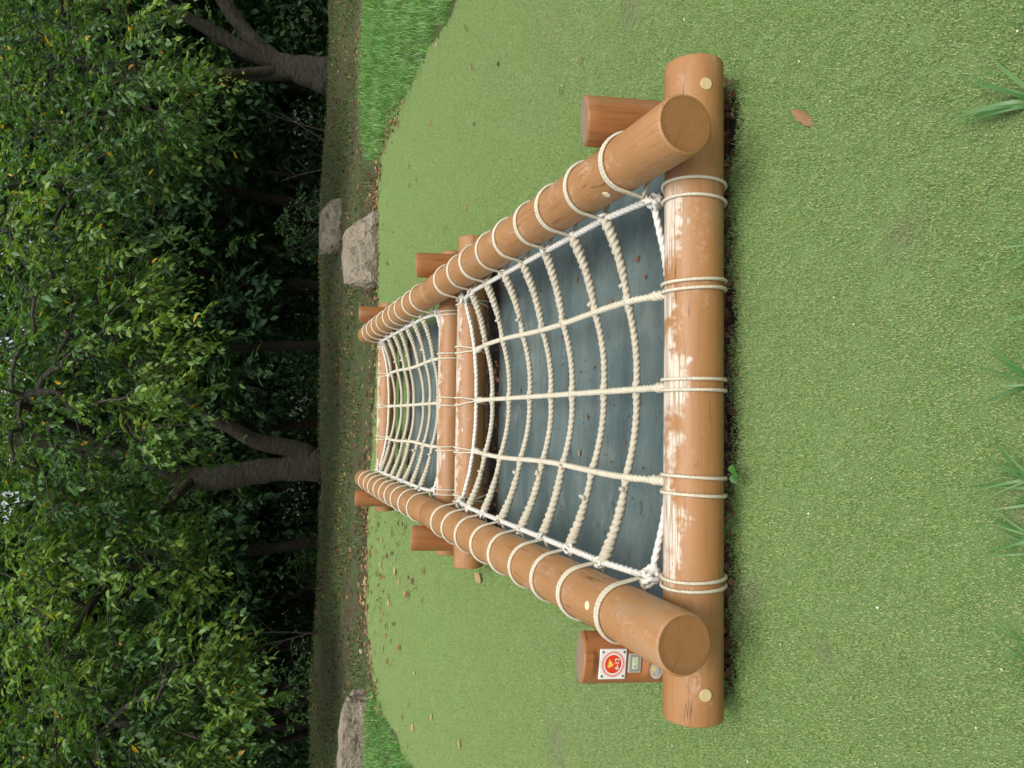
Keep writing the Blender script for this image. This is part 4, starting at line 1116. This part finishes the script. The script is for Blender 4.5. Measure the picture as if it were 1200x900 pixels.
# undergrowth and the far wood
g = np.random.default_rng(31)
def leafy_mass(name, n, sampler, size, lo, hi, mat, label, cat, kind='stuff'):
    P = sampler(n); n = len(P); D = g.normal(0, 1, (n, 3)) + [0, 0, -0.3]
    V, F = leaves_arrays(P, D, g.normal(0, 0.6, (n, 3)) + [0, 0, 1], size * g.uniform(0.6, 1.3, n), 1.2)
    tone = np.array([noise.noise(Vector(p * 0.6)) for p in P]) * 0.4 + 0.4
    o = put(name, quads_mesh(name, V, F, [M[mat]], np.repeat(np.clip(tone + g.normal(0, 0.15, n), lo, hi), 2)))
    return tag(o, label, cat, kind=kind)
def far_s(n):
    x = g.uniform(-46, 46, n * 2); y = g.uniform(44, 56, n * 2); z = -4.2 + 21 * g.uniform(0, 1, n * 2) ** 1.5; P = np.stack([x, y, z], 1)
    k = np.array([noise.noise(Vector((p[0] * 0.35, p[1] * 0.35, p[2] * 0.4))) for p in P]) > -0.38
    return P[k][:n]
leafy_mass('far_wood', 95000, far_s, 0.42, 0, 1, 'leaf_b', 'dense dark mass of far woodland foliage', 'wood')
def under_s(n):
    x = g.uniform(-28, 28, n * 3); y = g.uniform(25, 38, n * 3); h = g.uniform(0, 1, n * 3) ** 1.3 * 5.2
    P = np.stack([x, y, h - 3.0], 1)
    k = np.array([noise.noise(Vector((p[0] * 0.45, p[1] * 0.45, p[2] * 0.5))) for p in P]) > -0.08 + 0.05 * (h - 1)
    return P[k][:n]
leafy_mass('undergrowth', 60000, under_s, 0.24, 0, 1, 'leaf_b', 'tangled dark undergrowth between the trees of the wood', 'undergrowth')
def shrub(x, y, w, h, seed, label):
    z = gz(x, y); gg = np.random.default_rng(seed)
    stems = [[(0, 0, -0.1, 0.02), (w * math.cos(a) * 0.25, w * math.sin(a) * 0.25, h * 0.5, 0.012), (w * math.cos(a) * 0.4, w * math.sin(a) * 0.4, h * 0.9, 0.006)] for a in gg.uniform(0, 6.28, 5)]
    tr = make_tree(stems, [(0, 0, h * 0.6, w * 0.5, w * 0.5, h * 0.42, 1)], 40, 36, 0.085, seed, spray=0.35, tint_mu=0.55, r_tip=0.004, yellow=0)
    root = bpy.data.objects.new('shrub', None); COL.objects.link(root); root.location = (x, y, z); OR[root] = Vector((0, 0, 0))
    put('stems', tr[0].mesh('stems', [M['bark_dark']]), root); V, F = leaves_arrays(*tr[1][:4], 1.1)
    c = put('foliage', quads_mesh('foliage', V, F, [M['leaf_b']], np.repeat(np.clip(tr[1][4] + 0.15, 0, 1), 2)), root); c['kind'] = 'stuff'
    tag(root, label, 'shrub', 'shrubs under the trees')
for i, (x, y, w, h) in enumerate(((3.6, 18.8, 1.8, 1.6), (-4.6, 19.6, 1.8, 1.5), (-7.0, 18.0, 1.8, 1.4), (9.4, 18.6, 2.0, 2.0))):
    shrub(x, y, w, h, 200 + i, 'dim green shrub growing below the crest under the dark trees')
# bare pale sticks leaning in the undergrowth
for i, (x, y, a, ln) in enumerate(((-4.62, 14.2, 0.05, 1.5), (-4.56, 14.3, -0.22, 1.2), (4.9, 16.9, 0.5, 1.5), (5.3, 17.0, 0.2, 1.7), (4.6, 17.0, -0.35, 1.2))):
    m_ = MB(); z = gz(x, y); P = bez((0, 0, -0.1), (ln * math.sin(a), 0.1, ln * math.cos(a)), 9, (0.08 * (-1) ** i, 0.05, 0.05)); tube(m_, P, np.linspace(0.02, 0.006, 9), 6)
    for q in (4, 6): tube(m_, bez(P[q], P[q] + [0.25 * (-1) ** (q + i), 0.05, 0.3], 5, (0, 0, 0.04)), np.linspace(0.008, 0.003, 5), 5)
    tag(put('bare_sapling', m_.mesh('bare_sapling', [M['bark']]), None, (x, y, z)), 'thin bare pale sapling in the dark undergrowth' if i < 2 else 'bare twiggy stem beside the low-forking trunk', 'sapling', 'bare saplings' if i < 2 else 'bare stems by the forked tree')
